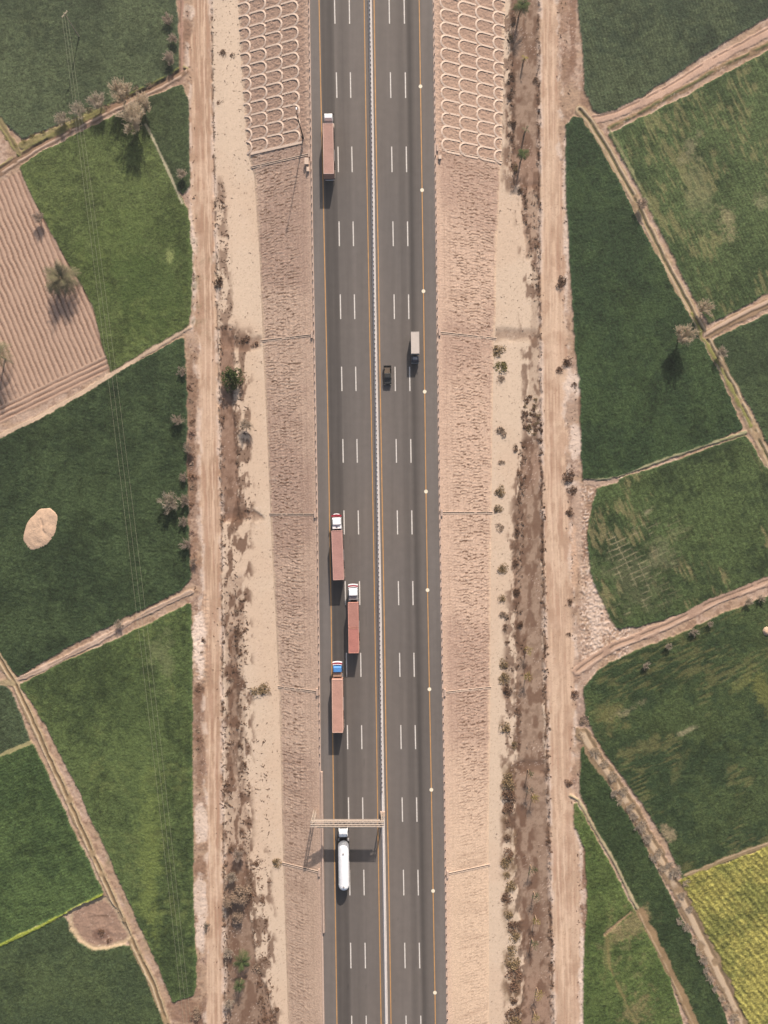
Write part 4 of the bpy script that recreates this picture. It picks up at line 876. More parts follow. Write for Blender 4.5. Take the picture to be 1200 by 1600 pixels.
# tanker
f = at(536.3, 1296.0, 3.0); rr = at(536.3, 1393.5, 3.2); Lt = f[1]-rr[1]
t = empty('tanker_truck', (f[0]+0.05, (f[1]+rr[1])/2, 0), DIR); tag(t, 'white tanker truck with rounded tank passing under the sign gantry', 'tanker', None)
yf = Lt/2; yr = -Lt/2; tkl = 12.1; r = 1.33
prof = []
for k in range(8): a = math.pi/2*k/7; prof.append((yr+1.25*(1-math.cos(a)), max(0.02, r*math.sin(a))))
for k in range(8): a = math.pi/2*(1-k/7); prof.append((yr+tkl-1.25*(1-math.cos(a)), max(0.02, r*math.sin(a))))
mb = MB().lathe_y(prof, 40, 0, 2.25); tank = mb.build('tank', M['whitep'], t, True)
for yy in (yr+1.3, yr+tkl*0.78): m = MB(); m.cyl((0, yy, 3.5), (0, yy, 3.70), 0.22, n=16); m.build('hatch', M['greyp'], tank)
m = MB()
for yy in np.linspace(yr+1.6, yr+tkl-1.6, 6): m.lathe_y([(yy-0.04, r-0.01), (yy-0.04, r+0.015), (yy+0.04, r+0.015), (yy+0.04, r-0.01)], 40, 0, 2.25)
m.build('tank_band', M['whitep'], tank, True)
m = MB(); m.box(-0.55, -0.35, yr+0.3, yr+tkl, 0.75, 1.0); m.box(0.35, 0.55, yr+0.3, yr+tkl, 0.75, 1.0); m.build('trailer_frame', M['black'], t)
for s in (-1, 1):
    m = MB(); a, b = sorted((s*1.22, s*1.40)); m.box(a, b, yr+0.4, yr+6.2, 0.75, 1.02, 0.02); m.build('side_guard', M['greyp'], t)
    m = MB(); a, b = sorted((s*1.0, s*1.36)); m.box(a, b, yr+tkl-0.35, yr+tkl+0.12, 0.9, 1.6, 0.03); m.build('toolbox', M['greyp'], t)
for yy in (1.5, 2.85, 4.2): axle(t, yr+yy, w=2.55)
for s in (-1, 1): a, b = sorted((s*0.8, s*1.1)); MB().box(a, b, yr+0.26, yr+0.29, 0.8, 0.98).build('tail_lamp', M['redlamp'], t)
m = MB(); m.box(-0.5, -0.3, yr+tkl-3.2, yf-0.4, 0.62, 0.74); m.box(0.3, 0.5, yr+tkl-3.2, yf-0.4, 0.62, 0.74); m.build('tractor_frame', M['black'], t)
axle(t, yf-1.3, dual=False, w=2.45); axle(t, yr+tkl-0.9, w=2.45); axle(t, yr+tkl-2.2, w=2.45)
cab(t, yf, 1.95, 2.2, 3.1, M['whitep'], M['whitep'], (M['whitep'],))

# box truck coming down
f = at(648.8, 518.3, 3.1); rr = at(648.8, 565.5, 2.2); Lt = f[1]-rr[1]
t = empty('box_truck', (f[0], (f[1]+rr[1])/2, 0), math.pi+DIR); tag(t, 'small truck with an off white cargo box and grey cab in the right carriageway', 'truck')
yf = Lt/2; yr = -Lt/2; bl = 5.35
mb = MB().box(-1.0, 1.0, yr, yr+bl, 0.95, 3.1, 0.04); bx_ = mb.build('cargo_box', M['boxp'], t)
m = MB()
for s in (-1, 1): a, b = sorted((s*0.95, s*1.012)); m.box(a, b, yr-0.01, yr+bl+0.01, 3.0, 3.13, 0.01)
m.box(-0.948, 0.948, yr-0.012, yr+0.05, 3.0, 3.13, 0.01); m.box(-0.948, 0.948, yr+bl-0.05, yr+bl+0.012, 3.0, 3.13, 0.01); m.build('top_rail', M['boxp'], bx_)
m = MB(); m.box(-0.85, 0.85, yr-0.03, yr-0.005, 1.05, 2.9); m.build('rear_door', M['greyp'], t)
m = MB(); m.box(-0.4, 0.4, yr+0.2, yf-0.4, 0.55, 0.85); m.build('chassis', M['black'], t)
cy0 = yr+bl+0.35
MB().box(-0.95, 0.95, cy0, yf-0.02, 0.5, 1.45, 0.06).build('cab_body', M['slate'], t)
MB().box(-0.93, 0.93, cy0+0.05, yf-0.25, 1.452, 2.15, 0.10, tx=0.10, ty0=0.05, ty1=0.30).build('cab_roof', M['slate'], t)
MB().box(-0.5, 0.5, cy0+0.35, cy0+0.95, 2.152, 2.20, 0.02).build('roof_plate', M['greyp'], t)
MB().box(-0.80, 0.80, yf-0.24, yf-0.05, 1.50, 1.56).build('windscreen', M['glass'], t)
MB().box(-0.97, 0.97, yf-0.03, yf+0.08, 0.4, 0.75, 0.03).build('bumper', M['greyp'], t)
for s in (-1, 1):
    a, b = sorted((s*0.55, s*0.85)); MB().box(a, b, yf+0.0, yf+0.03, 0.85, 1.05).build('headlight', M['lamp'], t)
    m = MB(); m.cyl((s*0.93, yf-0.3, 1.6), (s*1.15, yf-0.2, 1.6), 0.02, n=6); a, b = sorted((s*1.08, s*1.2)); m.box(a, b, yf-0.24, yf-0.18, 1.4, 1.75); m.build('mirror', M['black'], t)
axle(t, yf-0.85, 0.38, False, 1.9); axle(t, yr+1.5, 0.38, True, 1.9)

# pickup
f = at(605.5, 571.0, 0.9); rr = at(605.5, 600.5, 0.8); Lt = 4.75
t = empty('pickup_truck', (f[0], f[1]-Lt/2, 0), math.pi+DIR); tag(t, 'dark pickup with an open bed beside the median barrier in the right carriageway', 'pickup')
yf = Lt/2; yr = -Lt/2; hw = 0.95
mb = MB(); mb.box(-hw, hw, yr+1.9, yf, 0.42, 1.02, 0.14, tx=0.04, ty1=0.12); mb.build('body', M['pickup'], t)
m = MB(); m.box(-hw+0.10, hw-0.10, yr+0.05, yr+1.88, 0.50, 0.62); m.build('bed_floor', rust('bed_brown', (112, 98, 84)), t)
for s in (-1, 1):
    m = MB(); a, b = sorted((s*(hw-0.10), s*hw)); m.box(a, b, yr, yr+1.88, 0.45, 1.08, 0.02); m.build('bed_side', M['black'], t)
    m = MB(); m.cyl((s*(hw-0.1), yr+0.1, 1.08), (s*(hw-0.1), yr+1.7, 1.08), 0.05, n=6); m.build('bed_rail', M['black'], t)
m = MB(); m.box(-hw+0.11, hw-0.11, yr+0.0, yr+0.06, 0.5, 0.88, 0.01); m.build('tailgate', M['pickup'], t)
m = MB(); m.box(-hw+0.06, hw-0.06, yr+1.95, yf-1.15, 1.022, 1.66, 0.12, tx=0.14, ty0=0.14, ty1=0.42); m.build('cabin', M['pickup'], t)
m = MB(); m.add([(-hw+0.16, yf-1.14, 1.06), (hw-0.16, yf-1.14, 1.06), (hw-0.26, yf-1.50, 1.56), (-hw+0.26, yf-1.50, 1.56), (-hw+0.16, yf-1.18, 1.05), (hw-0.16, yf-1.18, 1.05), (hw-0.26, yf-1.54, 1.55), (-hw+0.26, yf-1.54, 1.55)],
    [(0, 1, 2, 3), (7, 6, 5, 4), (0, 4, 5, 1), (1, 5, 6, 2), (2, 6, 7, 3), (3, 7, 4, 0)]); m.build('windscreen', M['glass'], t)
for s in (-1, 1):
    a, b = sorted((s*(hw-0.35), s*(hw-0.12))); MB().box(a, b, yf-0.02, yf+0.02, 0.66, 0.82).build('headlight', M['lamp'], t)
    a, b = sorted((s*(hw), s*(hw+0.16))); MB().box(a, b, yf-1.45, yf-1.35, 1.05, 1.2, 0.02).build('mirror', M['black'], t)
axle(t, yf-0.85, 0.36, False, 1.9); axle(t, yr+0.95, 0.36, False, 1.9)

# ------------------------------------------------------------------ power line at the left
def gat(px, py, h=0.0):                 # world point at height h above the ground whose image is at px,py
    z = -6.0
    for _ in range(4): Y = (800-py)*(H-z)/F; z = float(gzY(Y))+h
    return Vector(((px-600)*(H-z)/F, (800-py)*(H-z)/F, z))
HP = 8.6
def utility_pole(px, py, label):
    p = gat(px, py, HP); t = empty('utility_pole', (p.x, p.y, p.z-HP)); tag(t, label, 'utility pole')
    m = MB(); m.cyl((0, 0, -0.4), (0, 0, HP+0.2), 0.17, 0.11, 12); m.build('pole_shaft', M['wood'], t)
    u = Vector((0.64, 0.77, 0)); m = MB(); a = -u*1.05; b = u*1.05
    v = Vector((-u.y, u.x, 0))*0.12; vs = []
    for q in (a, b):
        for (k, z) in ((-1, HP-0.1), (1, HP-0.1), (1, HP+0.06), (-1, HP+0.06)): vs.append((q.x+v.x*k, q.y+v.y*k, z))
    m.add(vs, [(0, 1, 2, 3), (7, 6, 5, 4), (0, 4, 5, 1), (1, 5, 6, 2), (2, 6, 7, 3), (3, 7, 4, 0)]); m.build('crossarm', M['wood'], t)
    for k in (-0.9, 0.0, 0.9):
        m = MB(); m.cyl((u.x*k, u.y*k, HP+0.2*(k == 0)), (u.x*k, u.y*k, HP+0.28+0.2*(k == 0)), 0.07, 0.05, 8); m.build('insulator', M['concrete'], t)
    return [p+u*k+Vector((0, 0, 0.25)) for k in (-0.9, 0.0, 0.9)]
A = utility_pole(101, 22, 'pale utility pole with crossarm standing in the top left field')
Bp = utility_pole(306, 1730, 'pale utility pole with crossarm beyond the bottom left field')
for k in range(3):
    a = A[k]; b = Bp[k]+Vector((0.15*k, 0, 0)); m = MB(); n = 50; prev = None
    for i in range(n+1):
        q = i/n; p = a.lerp(b, q); p.x += 0.4*(k-1)*math.sin(math.pi*q); p.z -= 4*3.2*q*(1-q)
        if prev is not None: m.cyl(prev, p, 0.019, n=5, cap=False)
        prev = p.copy()
    o = m.build('power_wire', M['wire'])
    tag(o, ['left one of the three thin pale wires over the left fields', 'middle one of the three thin pale wires over the left fields', 'right one of the three thin pale wires over the left fields'][k], 'wire', 'power wires over the left fields')

# ------------------------------------------------------------------ sand mound
def mound(px, py, rx, ry, ang, hgt, label, mat, fold=True, seed=0):
    n = 60; p0 = gat(px, py, 0); rr_ = np.linspace(0, 1, 22); th = np.linspace(0, 2*math.pi, n, endpoint=False)
    Rr, Th = np.meshgrid(rr_, th, indexing='ij'); s = 0.167
    wob = 1+0.10*(fbm(np.cos(Th)*2+5, np.sin(Th)*2+5, 1.0, 500+seed, 2)-0.5)*2
    a = Rr*np.cos(Th)*rx*s*wob; b = Rr*np.sin(Th)*ry*s*wob
    X = a*math.cos(ang)-b*math.sin(ang); Y = a*math.sin(ang)+b*math.cos(ang)
    Z = hgt*np.clip(1-Rr**2.6, 0, 1)+0.36*(fbm(X+9, Y+9, 0.9, 510+seed, 5)-0.5)*(1-Rr**4)
    if fold:
        d = np.abs((a-0.8)*0.6+(b-0.5)*0.8+0.4*np.sin(a*1.3)); Z -= 0.28*np.exp(-(d/0.35)**2)*(a > -1.2)*(1-Rr**3)
        d2 = np.hypot(a-1.9, b-2.6); Z -= 0.22*np.exp(-(d2/1.3)**2)
    Z = Z-0.05+0.35*(Rr < 0.999)
    V = np.stack([X, Y, Z], -1).reshape(-1, 3); i = np.arange(21)[:, None]*n+np.arange(n)[None, :]; j = np.arange(21)[:, None]*n+((np.arange(n)+1) % n)[None, :]
    Q = np.stack([i, i+n, j+n, j], -1).reshape(-1, 4)
    o = link('sand_mound', np_mesh('sand_mound', V, Q, None, True), None, mat); o.location = p0; tag(o, label, 'mound')
ms = new_mat('mound_sand', alb(212, 180, 152), rough=1, noise=0.10, nscale=1.2, noise2=(5, 0.12), bump=0.6, bscale=3)
mound(64, 826, 23, 35, -0.50, 0.45, 'oval mound of pale sand standing in the dark green left field', ms)
mound(1197, 986, 6, 7, 0, 0.6, 'small pale sand mound at the right edge of the photo', ms, False, 3)

# thin dust haze between the camera and the ground
mb = MB(); mb.box(-3000, 3000, -3000, 3000, -12, H+3)
hz = bpy.data.materials.new('haze'); hz.use_nodes = True; n = hz.node_tree.nodes; n.remove(n['Principled BSDF'])
pv = n.new('ShaderNodeVolumePrincipled'); pv.inputs['Color'].default_value = (0.95, 0.93, 0.91, 1); pv.inputs['Density'].default_value = 0.00018; pv.inputs['Anisotropy'].default_value = 0.3
hz.node_tree.links.new(pv.outputs[0], n['Material Output'].inputs['Volume'])
tag(mb.build('haze', hz), kind='stuff')

# ------------------------------------------------------------------ vegetation
def leaf_mesh(name, P, size, up=0.5, asp=0.5, seed=0):
    g_ = np.random.default_rng(seed); n = len(P); d = g_.normal(size=(n, 3)); d[:, 2] = np.abs(d[:, 2])*up+0.2; d /= np.linalg.norm(d, axis=1)[:, None]
    a = g_.normal(size=(n, 3)); u = np.cross(d, a); u /= np.linalg.norm(u, axis=1)[:, None]; v = np.cross(d, u)
    s = size*(0.6+0.8*g_.random((n, 1))); u = u*s; v = v*s*asp
    V = np.stack([P-u, P-v, P+u, P+v], 1).reshape(-1, 3); Q = np.arange(4*n).reshape(-1, 4)
    return V, Q
veg_mats = {}
def veg(name, c, var=0.3): 
    if name not in veg_mats: veg_mats[name] = new_mat(name, alb(*c), rough=0.95, noise=var, nscale=2.2, noise2=(7, 0.25), spec=0.05)
    return veg_mats[name]
def clump_pts(n, k, seed, flat=0.6, rad=0.42):
    g_ = np.random.default_rng(seed); cs = g_.normal(size=(k, 3)); cs /= np.linalg.norm(cs, axis=1)[:, None]; cs *= (0.25+0.50*g_.random((k, 1))); cs[:, 2] = np.abs(cs[:, 2])
    w_ = 0.5+g_.random(k); idx = g_.choice(k, n, p=w_/w_.sum()); q = g_.normal(size=(n, 3)); q /= np.linalg.norm(q, axis=1)[:, None]
    P = cs[idx]+q*(rad*(0.6+0.5*g_.random((n, 1))))*(0.6+0.7*g_.random(k))[idx][:, None]; P[:, 2] = np.abs(P[:, 2])*flat; return P
shrub_me = {}
def shrub_mesh(kind, k):
    key = (kind, k)
    if key in shrub_me: return shrub_me[key]
    if kind == 'dry':
        V, Q = leaf_mesh('s', clump_pts(170, 5, 10+k), 0.13, seed=k)
    else:
        V, Q = leaf_mesh('s', clump_pts(420, 9, 20+k, 0.8), 0.10, seed=k)
    shrub_me[key] = (V, Q); return shrub_me[key]
proto = {}
def shrub(px, py, r, mat, label, group=None, kind='dry', zs=0.8, cat='shrub', sx=1.0, name='dry_shrub'):
    k = random.randrange(4); key = (kind, k, mat.name)
    if key not in proto:
        V, Q = shrub_mesh(kind, k); me = np_mesh(name, V, Q); me.materials.append(mat); proto[key] = me
    p = gat(px, py, 0.0); o = bpy.data.objects.new(name, proto[key]); C.objects.link(o); s = r*0.167
    o.location = p-Vector((0, 0, 0.05)); zs *= random.uniform(0.45, 0.95); o.rotation_euler = (0, 0, random.uniform(0, 6.28) if sx == 1 else random.choice([0, math.pi])); o.scale = (s*sx, s, s*zs)
    tag(o, label, cat, group); return o
BROWN = veg('scrub_brown', (138, 108, 88)); DKB = veg('scrub_dark', (116, 90, 72)); OLV = veg('scrub_olive', (146, 124, 92)); GRY = veg('scrub_grey', (158, 136, 116)); GRN = veg('scrub_green', (84, 98, 56)); PUR = veg('scrub_mauve', (150, 122, 108))

def twig_tree(kind, seed, n1=9, spread=1.0):
    """leafless tree of unit radius: curved limbs with fans of fine twigs; returns limb MB and twig arrays"""
    g_ = random.Random(seed); limbs = MB(); tw = []; hgt = 1.25
    def limb(a, d, ln, r, depth):
        p = Vector(a); n = 4; d = Vector(d).normalized(); pts = [p.copy()]
        for i in range(n):
            d = (d+Vector((g_.uniform(-.25, .25), g_.uniform(-.25, .25), g_.uniform(-.05, .15)))).normalized(); p = p+d*ln/n; pts.append(p.copy())
        for i in range(n): limbs.cyl(pts[i], pts[i+1], r*(1-i/n*0.6), r*(1-(i+1)/n*0.6), 5, False)
        if depth < 2:
            for i in range(1, n+1):
                for _ in range(2 if depth == 0 else 1 if g_.random() < 0.35 else 2):
                    dd = (d*0.8+Vector((g_.uniform(-.8, .8), g_.uniform(-.8, .8), g_.uniform(-.1, .5)))).normalized(); limb(pts[i], dd, ln*0.55, r*0.42, depth+1)
        else:
            for i in range(1, n+1):
                for _ in range(2):
                    dd = (d+Vector((g_.uniform(-.7, .7), g_.uniform(-.7, .7), g_.uniform(-.3, .4)))).normalized(); tw.append((pts[i].copy(), dd, ln*g_.uniform(.5, 1.0)))
    for k in range(n1):
        a = 2*math.pi*k/n1+g_.uniform(-.3, .3); el = g_.uniform(0.25, 1.0)
        limb((0, 0, 0.30), (math.cos(a)*math.cos(el), math.sin(a)*math.cos(el), math.sin(el)), 0.62*spread, 0.015, 0)
    n = len(tw); V = np.zeros((n, 4, 3)); 
    for i, (p, d, l) in enumerate(tw):
        s = Vector((g_.uniform(-1, 1), g_.uniform(-1, 1), g_.uniform(-.3, .3))).cross(d).normalized()*0.0060
        e = p+d*l; V[i, 0] = p-s; V[i, 1] = p+s; V[i, 2] = e+s*0.6; V[i, 3] = e-s*0.6
    return limbs, V.reshape(-1, 3), np.arange(4*n).reshape(-1, 4)
tree_protos = {}
def bare_tree(px, py, r, mat, label, group=None, hs=1.0, cat='tree'):
    k = random.randrange(3); key = (k, mat.name)
    if key not in tree_protos:
        limbs, V, Q = twig_tree('bare', 40+k); t = empty('bare_tree'); 
        m = MB(); m.cyl((0, 0, -0.1), (0, 0, 0.34), 0.055, 0.045, 8); m.build('trunk', M['bark'], t)
        lo = limbs.build('limb', M['limb'], t)
        cme = np_mesh('crown', V, Q); link('crown', cme, t, mat); tree_protos[key] = t
    src = tree_protos[key]
    if src.get('used'):
        t = src.copy(); C.objects.link(t)
        for ch in src.children: c2 = ch.copy(); C.objects.link(c2); c2.parent = t
        if 'used' in t: del t['used']
    else: t = src; src['used'] = 1
    z = r*0.167*0.9*hs; p = gat(px, py, z); s = r*0.167
    t.location = (p.x, p.y, p.z-z); t.scale = (s, s, s*hs); t.rotation_euler = (0, 0, random.uniform(0, 6.28)); tag(t, label, cat, group); return t
def palm(px, py, r, mat, label, hgt=2.0, nf=34, group=None, droop=1.0, lw=0.05, trunk=True, cat='palm tree'):
    p = gat(px, py, hgt); t = empty('palm_tree', (p.x, p.y, p.z-hgt), random.uniform(0, 6.28)); tag(t, label, cat, group); rr_ = r*0.167
    if trunk:
        m = MB()
        for k in range(6): z0 = -0.2+(hgt+0.2)*k/6; z1 = -0.2+(hgt+0.2)*(k+1)/6; m.cyl((0, 0, z0), (0, 0, z1), 0.24, 0.19, 9, k == 5)
        m.build('trunk', M['bark'], t)
    V = []; Q = []
    def quad(a, b, c_, d): n = len(V); V.extend([a, b, c_, d]); Q.append((n, n+1, n+2, n+3))
    for k in range(nf):
        a = 2*math.pi*k/nf*2.4+random.uniform(-.3, .3); el = random.uniform(-0.1, 1.25); ln = rr_*random.uniform(0.75, 1.1)*(1.1 if el < 0.6 else 0.95)
        d = Vector((math.cos(a)*math.cos(el), math.sin(a)*math.cos(el), math.sin(el))); q = Vector((0, 0, hgt)); n = 9; side = Vector((-math.sin(a), math.cos(a), 0)); prev = q.copy()
        for i in range(n):
            d = (d+Vector((0, 0, -0.16*droop))).normalized(); q = prev+d*ln/n; wd = lw*rr_*0.18
            quad(prev-side*wd, prev+side*wd, q+side*wd*0.8, q-side*wd*0.8)
            if i > 0:
                lf = rr_*0.30*math.sin(math.pi*(i+0.7)/(n+0.6))
                for s in (-1, 1):
                    for o_ in (0.0, 0.5):
                        b = prev.lerp(q, o_); e = b+(side*s*0.8+d*0.75+Vector((0, 0, -0.15))).normalized()*lf; th_ = d*rr_*0.013
                        quad(b-th_, b+th_, e+th_*0.3, e-th_*0.3)
            prev = q
    link('crown', np_mesh('crown', np.array([tuple(v) for v in V]), np.array(Q)), t, mat); return t
def leafy_tree(px, py, r, mat, label, hs=0.8, seed=0, cat='tree', group=None, n=2600, lift=0.0):
    z = r*0.167*0.9+lift; p = gat(px, py, z); t = empty('leafy_tree', (p.x, p.y, p.z-z)); tag(t, label, cat, group); s = r*0.167
    m = MB(); m.cyl((0, 0, -0.3), (0, 0, s*0.6+lift), 0.14, 0.08, 8)
    for k in range(6): a = k*1.05; m.cyl((0, 0, s*0.35+lift), (math.cos(a)*s*0.5, math.sin(a)*s*0.5, s*0.85+lift), 0.07, 0.03, 6)
    m.build('trunk', M['bark'], t)
    P = clump_pts(n, 16, 70+seed, 0.9, 0.30)*1.0; P[:, 2] += 0.35; V, Q = leaf_mesh('l', P, 0.055, up=1.0, seed=seed); link('crown', np_mesh('crown', V*s+np.array([0, 0, lift]), Q), t, mat); return t

# notable plants on the left ---------------------------------------------------
def twigmat(name, col):
    m = new_mat(name, col, rough=1, noise=0.1, spec=0.0); n = m.node_tree.nodes; L = m.node_tree.links; p = n['Principled BSDF']
    tr = n.new('ShaderNodeBsdfTranslucent'); L.new(p.inputs['Base Color'].links[0].from_socket, tr.inputs['Color']); mx = n.new('ShaderNodeMixShader'); mx.inputs[0].default_value = 0.5
    L.new(p.outputs[0], mx.inputs[1]); L.new(tr.outputs[0], mx.inputs[2]); L.new(mx.outputs[0], n['Material Output'].inputs['Surface']); return m
DRY = twigmat('twig_tan', (0.54, 0.45, 0.34)); DRYG = twigmat('twig_grey', (0.47, 0.40, 0.32)); DRYP = twigmat('twig_mauve', (0.42, 0.34, 0.28))
bare_tree(206, 182, 29, DRY, 'big pale brown leafless tree below the hedge by the small triangular field', hs=1.2)
bare_tree(222, 160, 20, DRY, 'pale leafless tree between the big leafless tree and the dirt track', hs=1.1)
bare_tree(187, 142, 25, DRY, 'round pale leafless tree on the upper left hedge line, above the big one', hs=1.1)
bare_tree(152, 158, 20, DRYG, 'smaller greyish leafless tree in the middle of the upper left hedge')
bare_tree(120, 172, 16, DRYG, 'low leafless tree at the left half of the upper left hedge')
bare_tree(96, 186, 14, DRYG, 'lowest leafless tree near the left end of the upper left hedge')
for x, y, r in [(212, 140, 9), (232, 133, 8), (140, 172, 8), (160, 168, 9)]: shrub(x, y, r, GRY, 'greyish bush among the leafless trees of the upper left hedge', 'bushes of the upper left hedge', 'leafy', name='hedge_bush', cat='bush')
YG = veg('hedge_yellow', (150, 140, 84))
for x, y, r in [(50, 214, 7), (66, 208, 7), (82, 200, 7), (98, 194, 7), (113, 186, 8), (128, 180, 7), (38, 222, 6), (12, 215, 6), (24, 228, 6)]: shrub(x, y, r, YG, 'yellowish low bush in the upper left hedge', 'yellowish bushes of the upper left hedge', 'leafy', name='hedge_bush', cat='bush')
bare_tree(262, 28, 11, DRYP, 'mauve brown leafless tree on the field edge near the top left, upper of three')
bare_tree(270, 60, 10, DRYP, 'mauve brown leafless tree on the field edge near the top left, middle of three')
bare_tree(264, 90, 13, DRYP, 'mauve brown leafless tree on the field edge near the top left, lowest of three')
bare_tree(284, 272, 12, DRYG, 'thin leafless tree at the tip of the small triangular field')
bare_tree(60, 340, 13, DRYP, 'dull leafless tree on the upper edge of the ploughed field')
PG = veg('palm_green', (128, 122, 94), 0.2); PG2 = veg('palm_fresh', (84, 96, 60), 0.25); PY = veg('palm_yellow', (150, 136, 72), 0.2); PGR = veg('palm_grey', (104, 98, 84), 0.2)
palm(96, 434, 28, PG, 'large shaggy palm clump on the corner of the ploughed field', hgt=3.6, nf=46, droop=0.7, lw=0.04)
palm(84, 446, 17, PG, 'smaller palm leaning against the large clump in the ploughed field', hgt=2.8, nf=26, droop=0.7)
palm(-8, 553, 26, PG, 'palm on the left edge of the ploughed field', hgt=5.0, nf=46, droop=0.7)
leafy_tree(361, 591, 22, veg('tree_green', (78, 90, 52), 0.35), 'dense green tree beside the brown channel left of the highway', seed=1)
bare_tree(384, 664, 14, DRYG, 'small hazy grey leafless tree on the sand left of the highway')
shrub(341, 440, 14, DKB, 'dark elongated bush on the right edge of the left dirt track', sx=0.6, kind='leafy')
shrub(349, 83, 8, DKB, 'dark bush on the pale sand near the top left', kind='leafy'); shrub(364, 87, 6, DKB, 'smaller dark bush right of another on the pale sand near the top left')
shrub(343, 160, 7, BROWN, 'brown bush on the pale sand level with the arch lattice'); shrub(409, 1076, 13, OLV, 'olive bush at the foot of a drain in the lower left', kind='leafy', sx=1.3)
shrub(432, 1349, 10, OLV, 'olive bush at the foot of the bottommost left drain', kind='leafy'); shrub(384, 528, 9, BROWN, 'brown bush at the outlet of the second left drain'); shrub(399, 538, 8, BROWN, 'brown bush close to the slope foot at the second left drain')
for x, y, r in [(283, 580, 10), (277, 656, 12), (294, 700, 11), (287, 745, 9), (262, 785, 20), (287, 782, 12), (290, 850, 12), (302, 878, 8), (285, 815, 10)]:
    bare_tree(x, y, r, DRYP if r < 15 else DRYG, {580: 'uppermost leafless tree on the edge of the large dark green field', 656: 'sparse leafless tree leaning over the large dark green field', 700: 'mauve leafless tree between dark field and left dirt track', 745: 'small mauve leafless tree above the big dark one by the left track', 785: 'biggest greyish leafless tree reaching into the large dark green field', 782: 'leafless tree just right of the biggest one by the left track', 850: 'leafless tree below the biggest one by the left track', 878: 'lowest leafless tree beside the large dark green field', 815: 'leafless tree between two others on the right edge of the dark field'}[y])
for x, y, r in [(298, 605, 8), (299, 625, 7), (300, 660, 8), (296, 725, 9), (299, 745, 10), (303, 760, 8), (296, 790, 8), (300, 430, 6), (303, 436, 5), (301, 452, 5), (298, 645, 6), (301, 680, 8), (295, 715, 8), (292, 340, 5), (297, 362, 4), (298, 590, 5), (296, 850, 6), (300, 835, 7), (310, 1075, 9), (309, 1140, 8), (312, 1155, 7), (311, 1170, 6), (318, 1000, 6), (315, 1020, 5)]:
    shrub(x, y, r, random.choice([BROWN, GRY, PUR]), 'brown bush on the left border of the left dirt track', 'bushes left of the left dirt track')
bare_tree(186, 975, 9, DRYG, 'small leafless tree on the path between the two big left fields')
palm(322, 1447, 7, PGR, 'tiny dark palm at the left border of the left dirt track', hgt=1.4, nf=16)
leafy_tree(305, 1586, 12, GRY, 'grey brown bush cluster at the bottom of the left dirt track', seed=4, n=1200)
shrub(157, 1458, 8, DKB, 'dark bush in the dirt clearing at the lower left'); shrub(170, 1470, 6, DKB, 'small dark bush at the lower rim of the dirt clearing')
bare_tree(372, 1336, 14, DRYP, 'upper leafless tree in the brown channel at the lower left', hs=0.9)
bare_tree(362, 1370, 13, DRYG, 'second leafless tree in the brown channel at the lower left', hs=0.9)
leafy_tree(372, 1402, 20, GRY, 'large grey bushy tree in the brown channel at the lower left', seed=6)
leafy_tree(358, 1414, 14, GRY, 'grey bushy tree left of the larger one in the brown channel', seed=7, n=1500)
leafy_tree(372, 1436, 14, GRY, 'grey bushy tree below the larger one in the brown channel', seed=8, n=1500)
palm(378, 1503, 16, PG2, 'dark green palm in the brown channel at the lower left, upper of two', hgt=3, nf=34); palm(374, 1540, 12, PG2, 'dark green palm in the brown channel at the lower left, lower of two', hgt=2.6, nf=28)
bare_tree(356, 1490, 10, DRYG, 'small leafless tree left of the upper dark green palm'); bare_tree(358, 1570, 10, DRYG, 'small leafless tree below the two dark green palms')
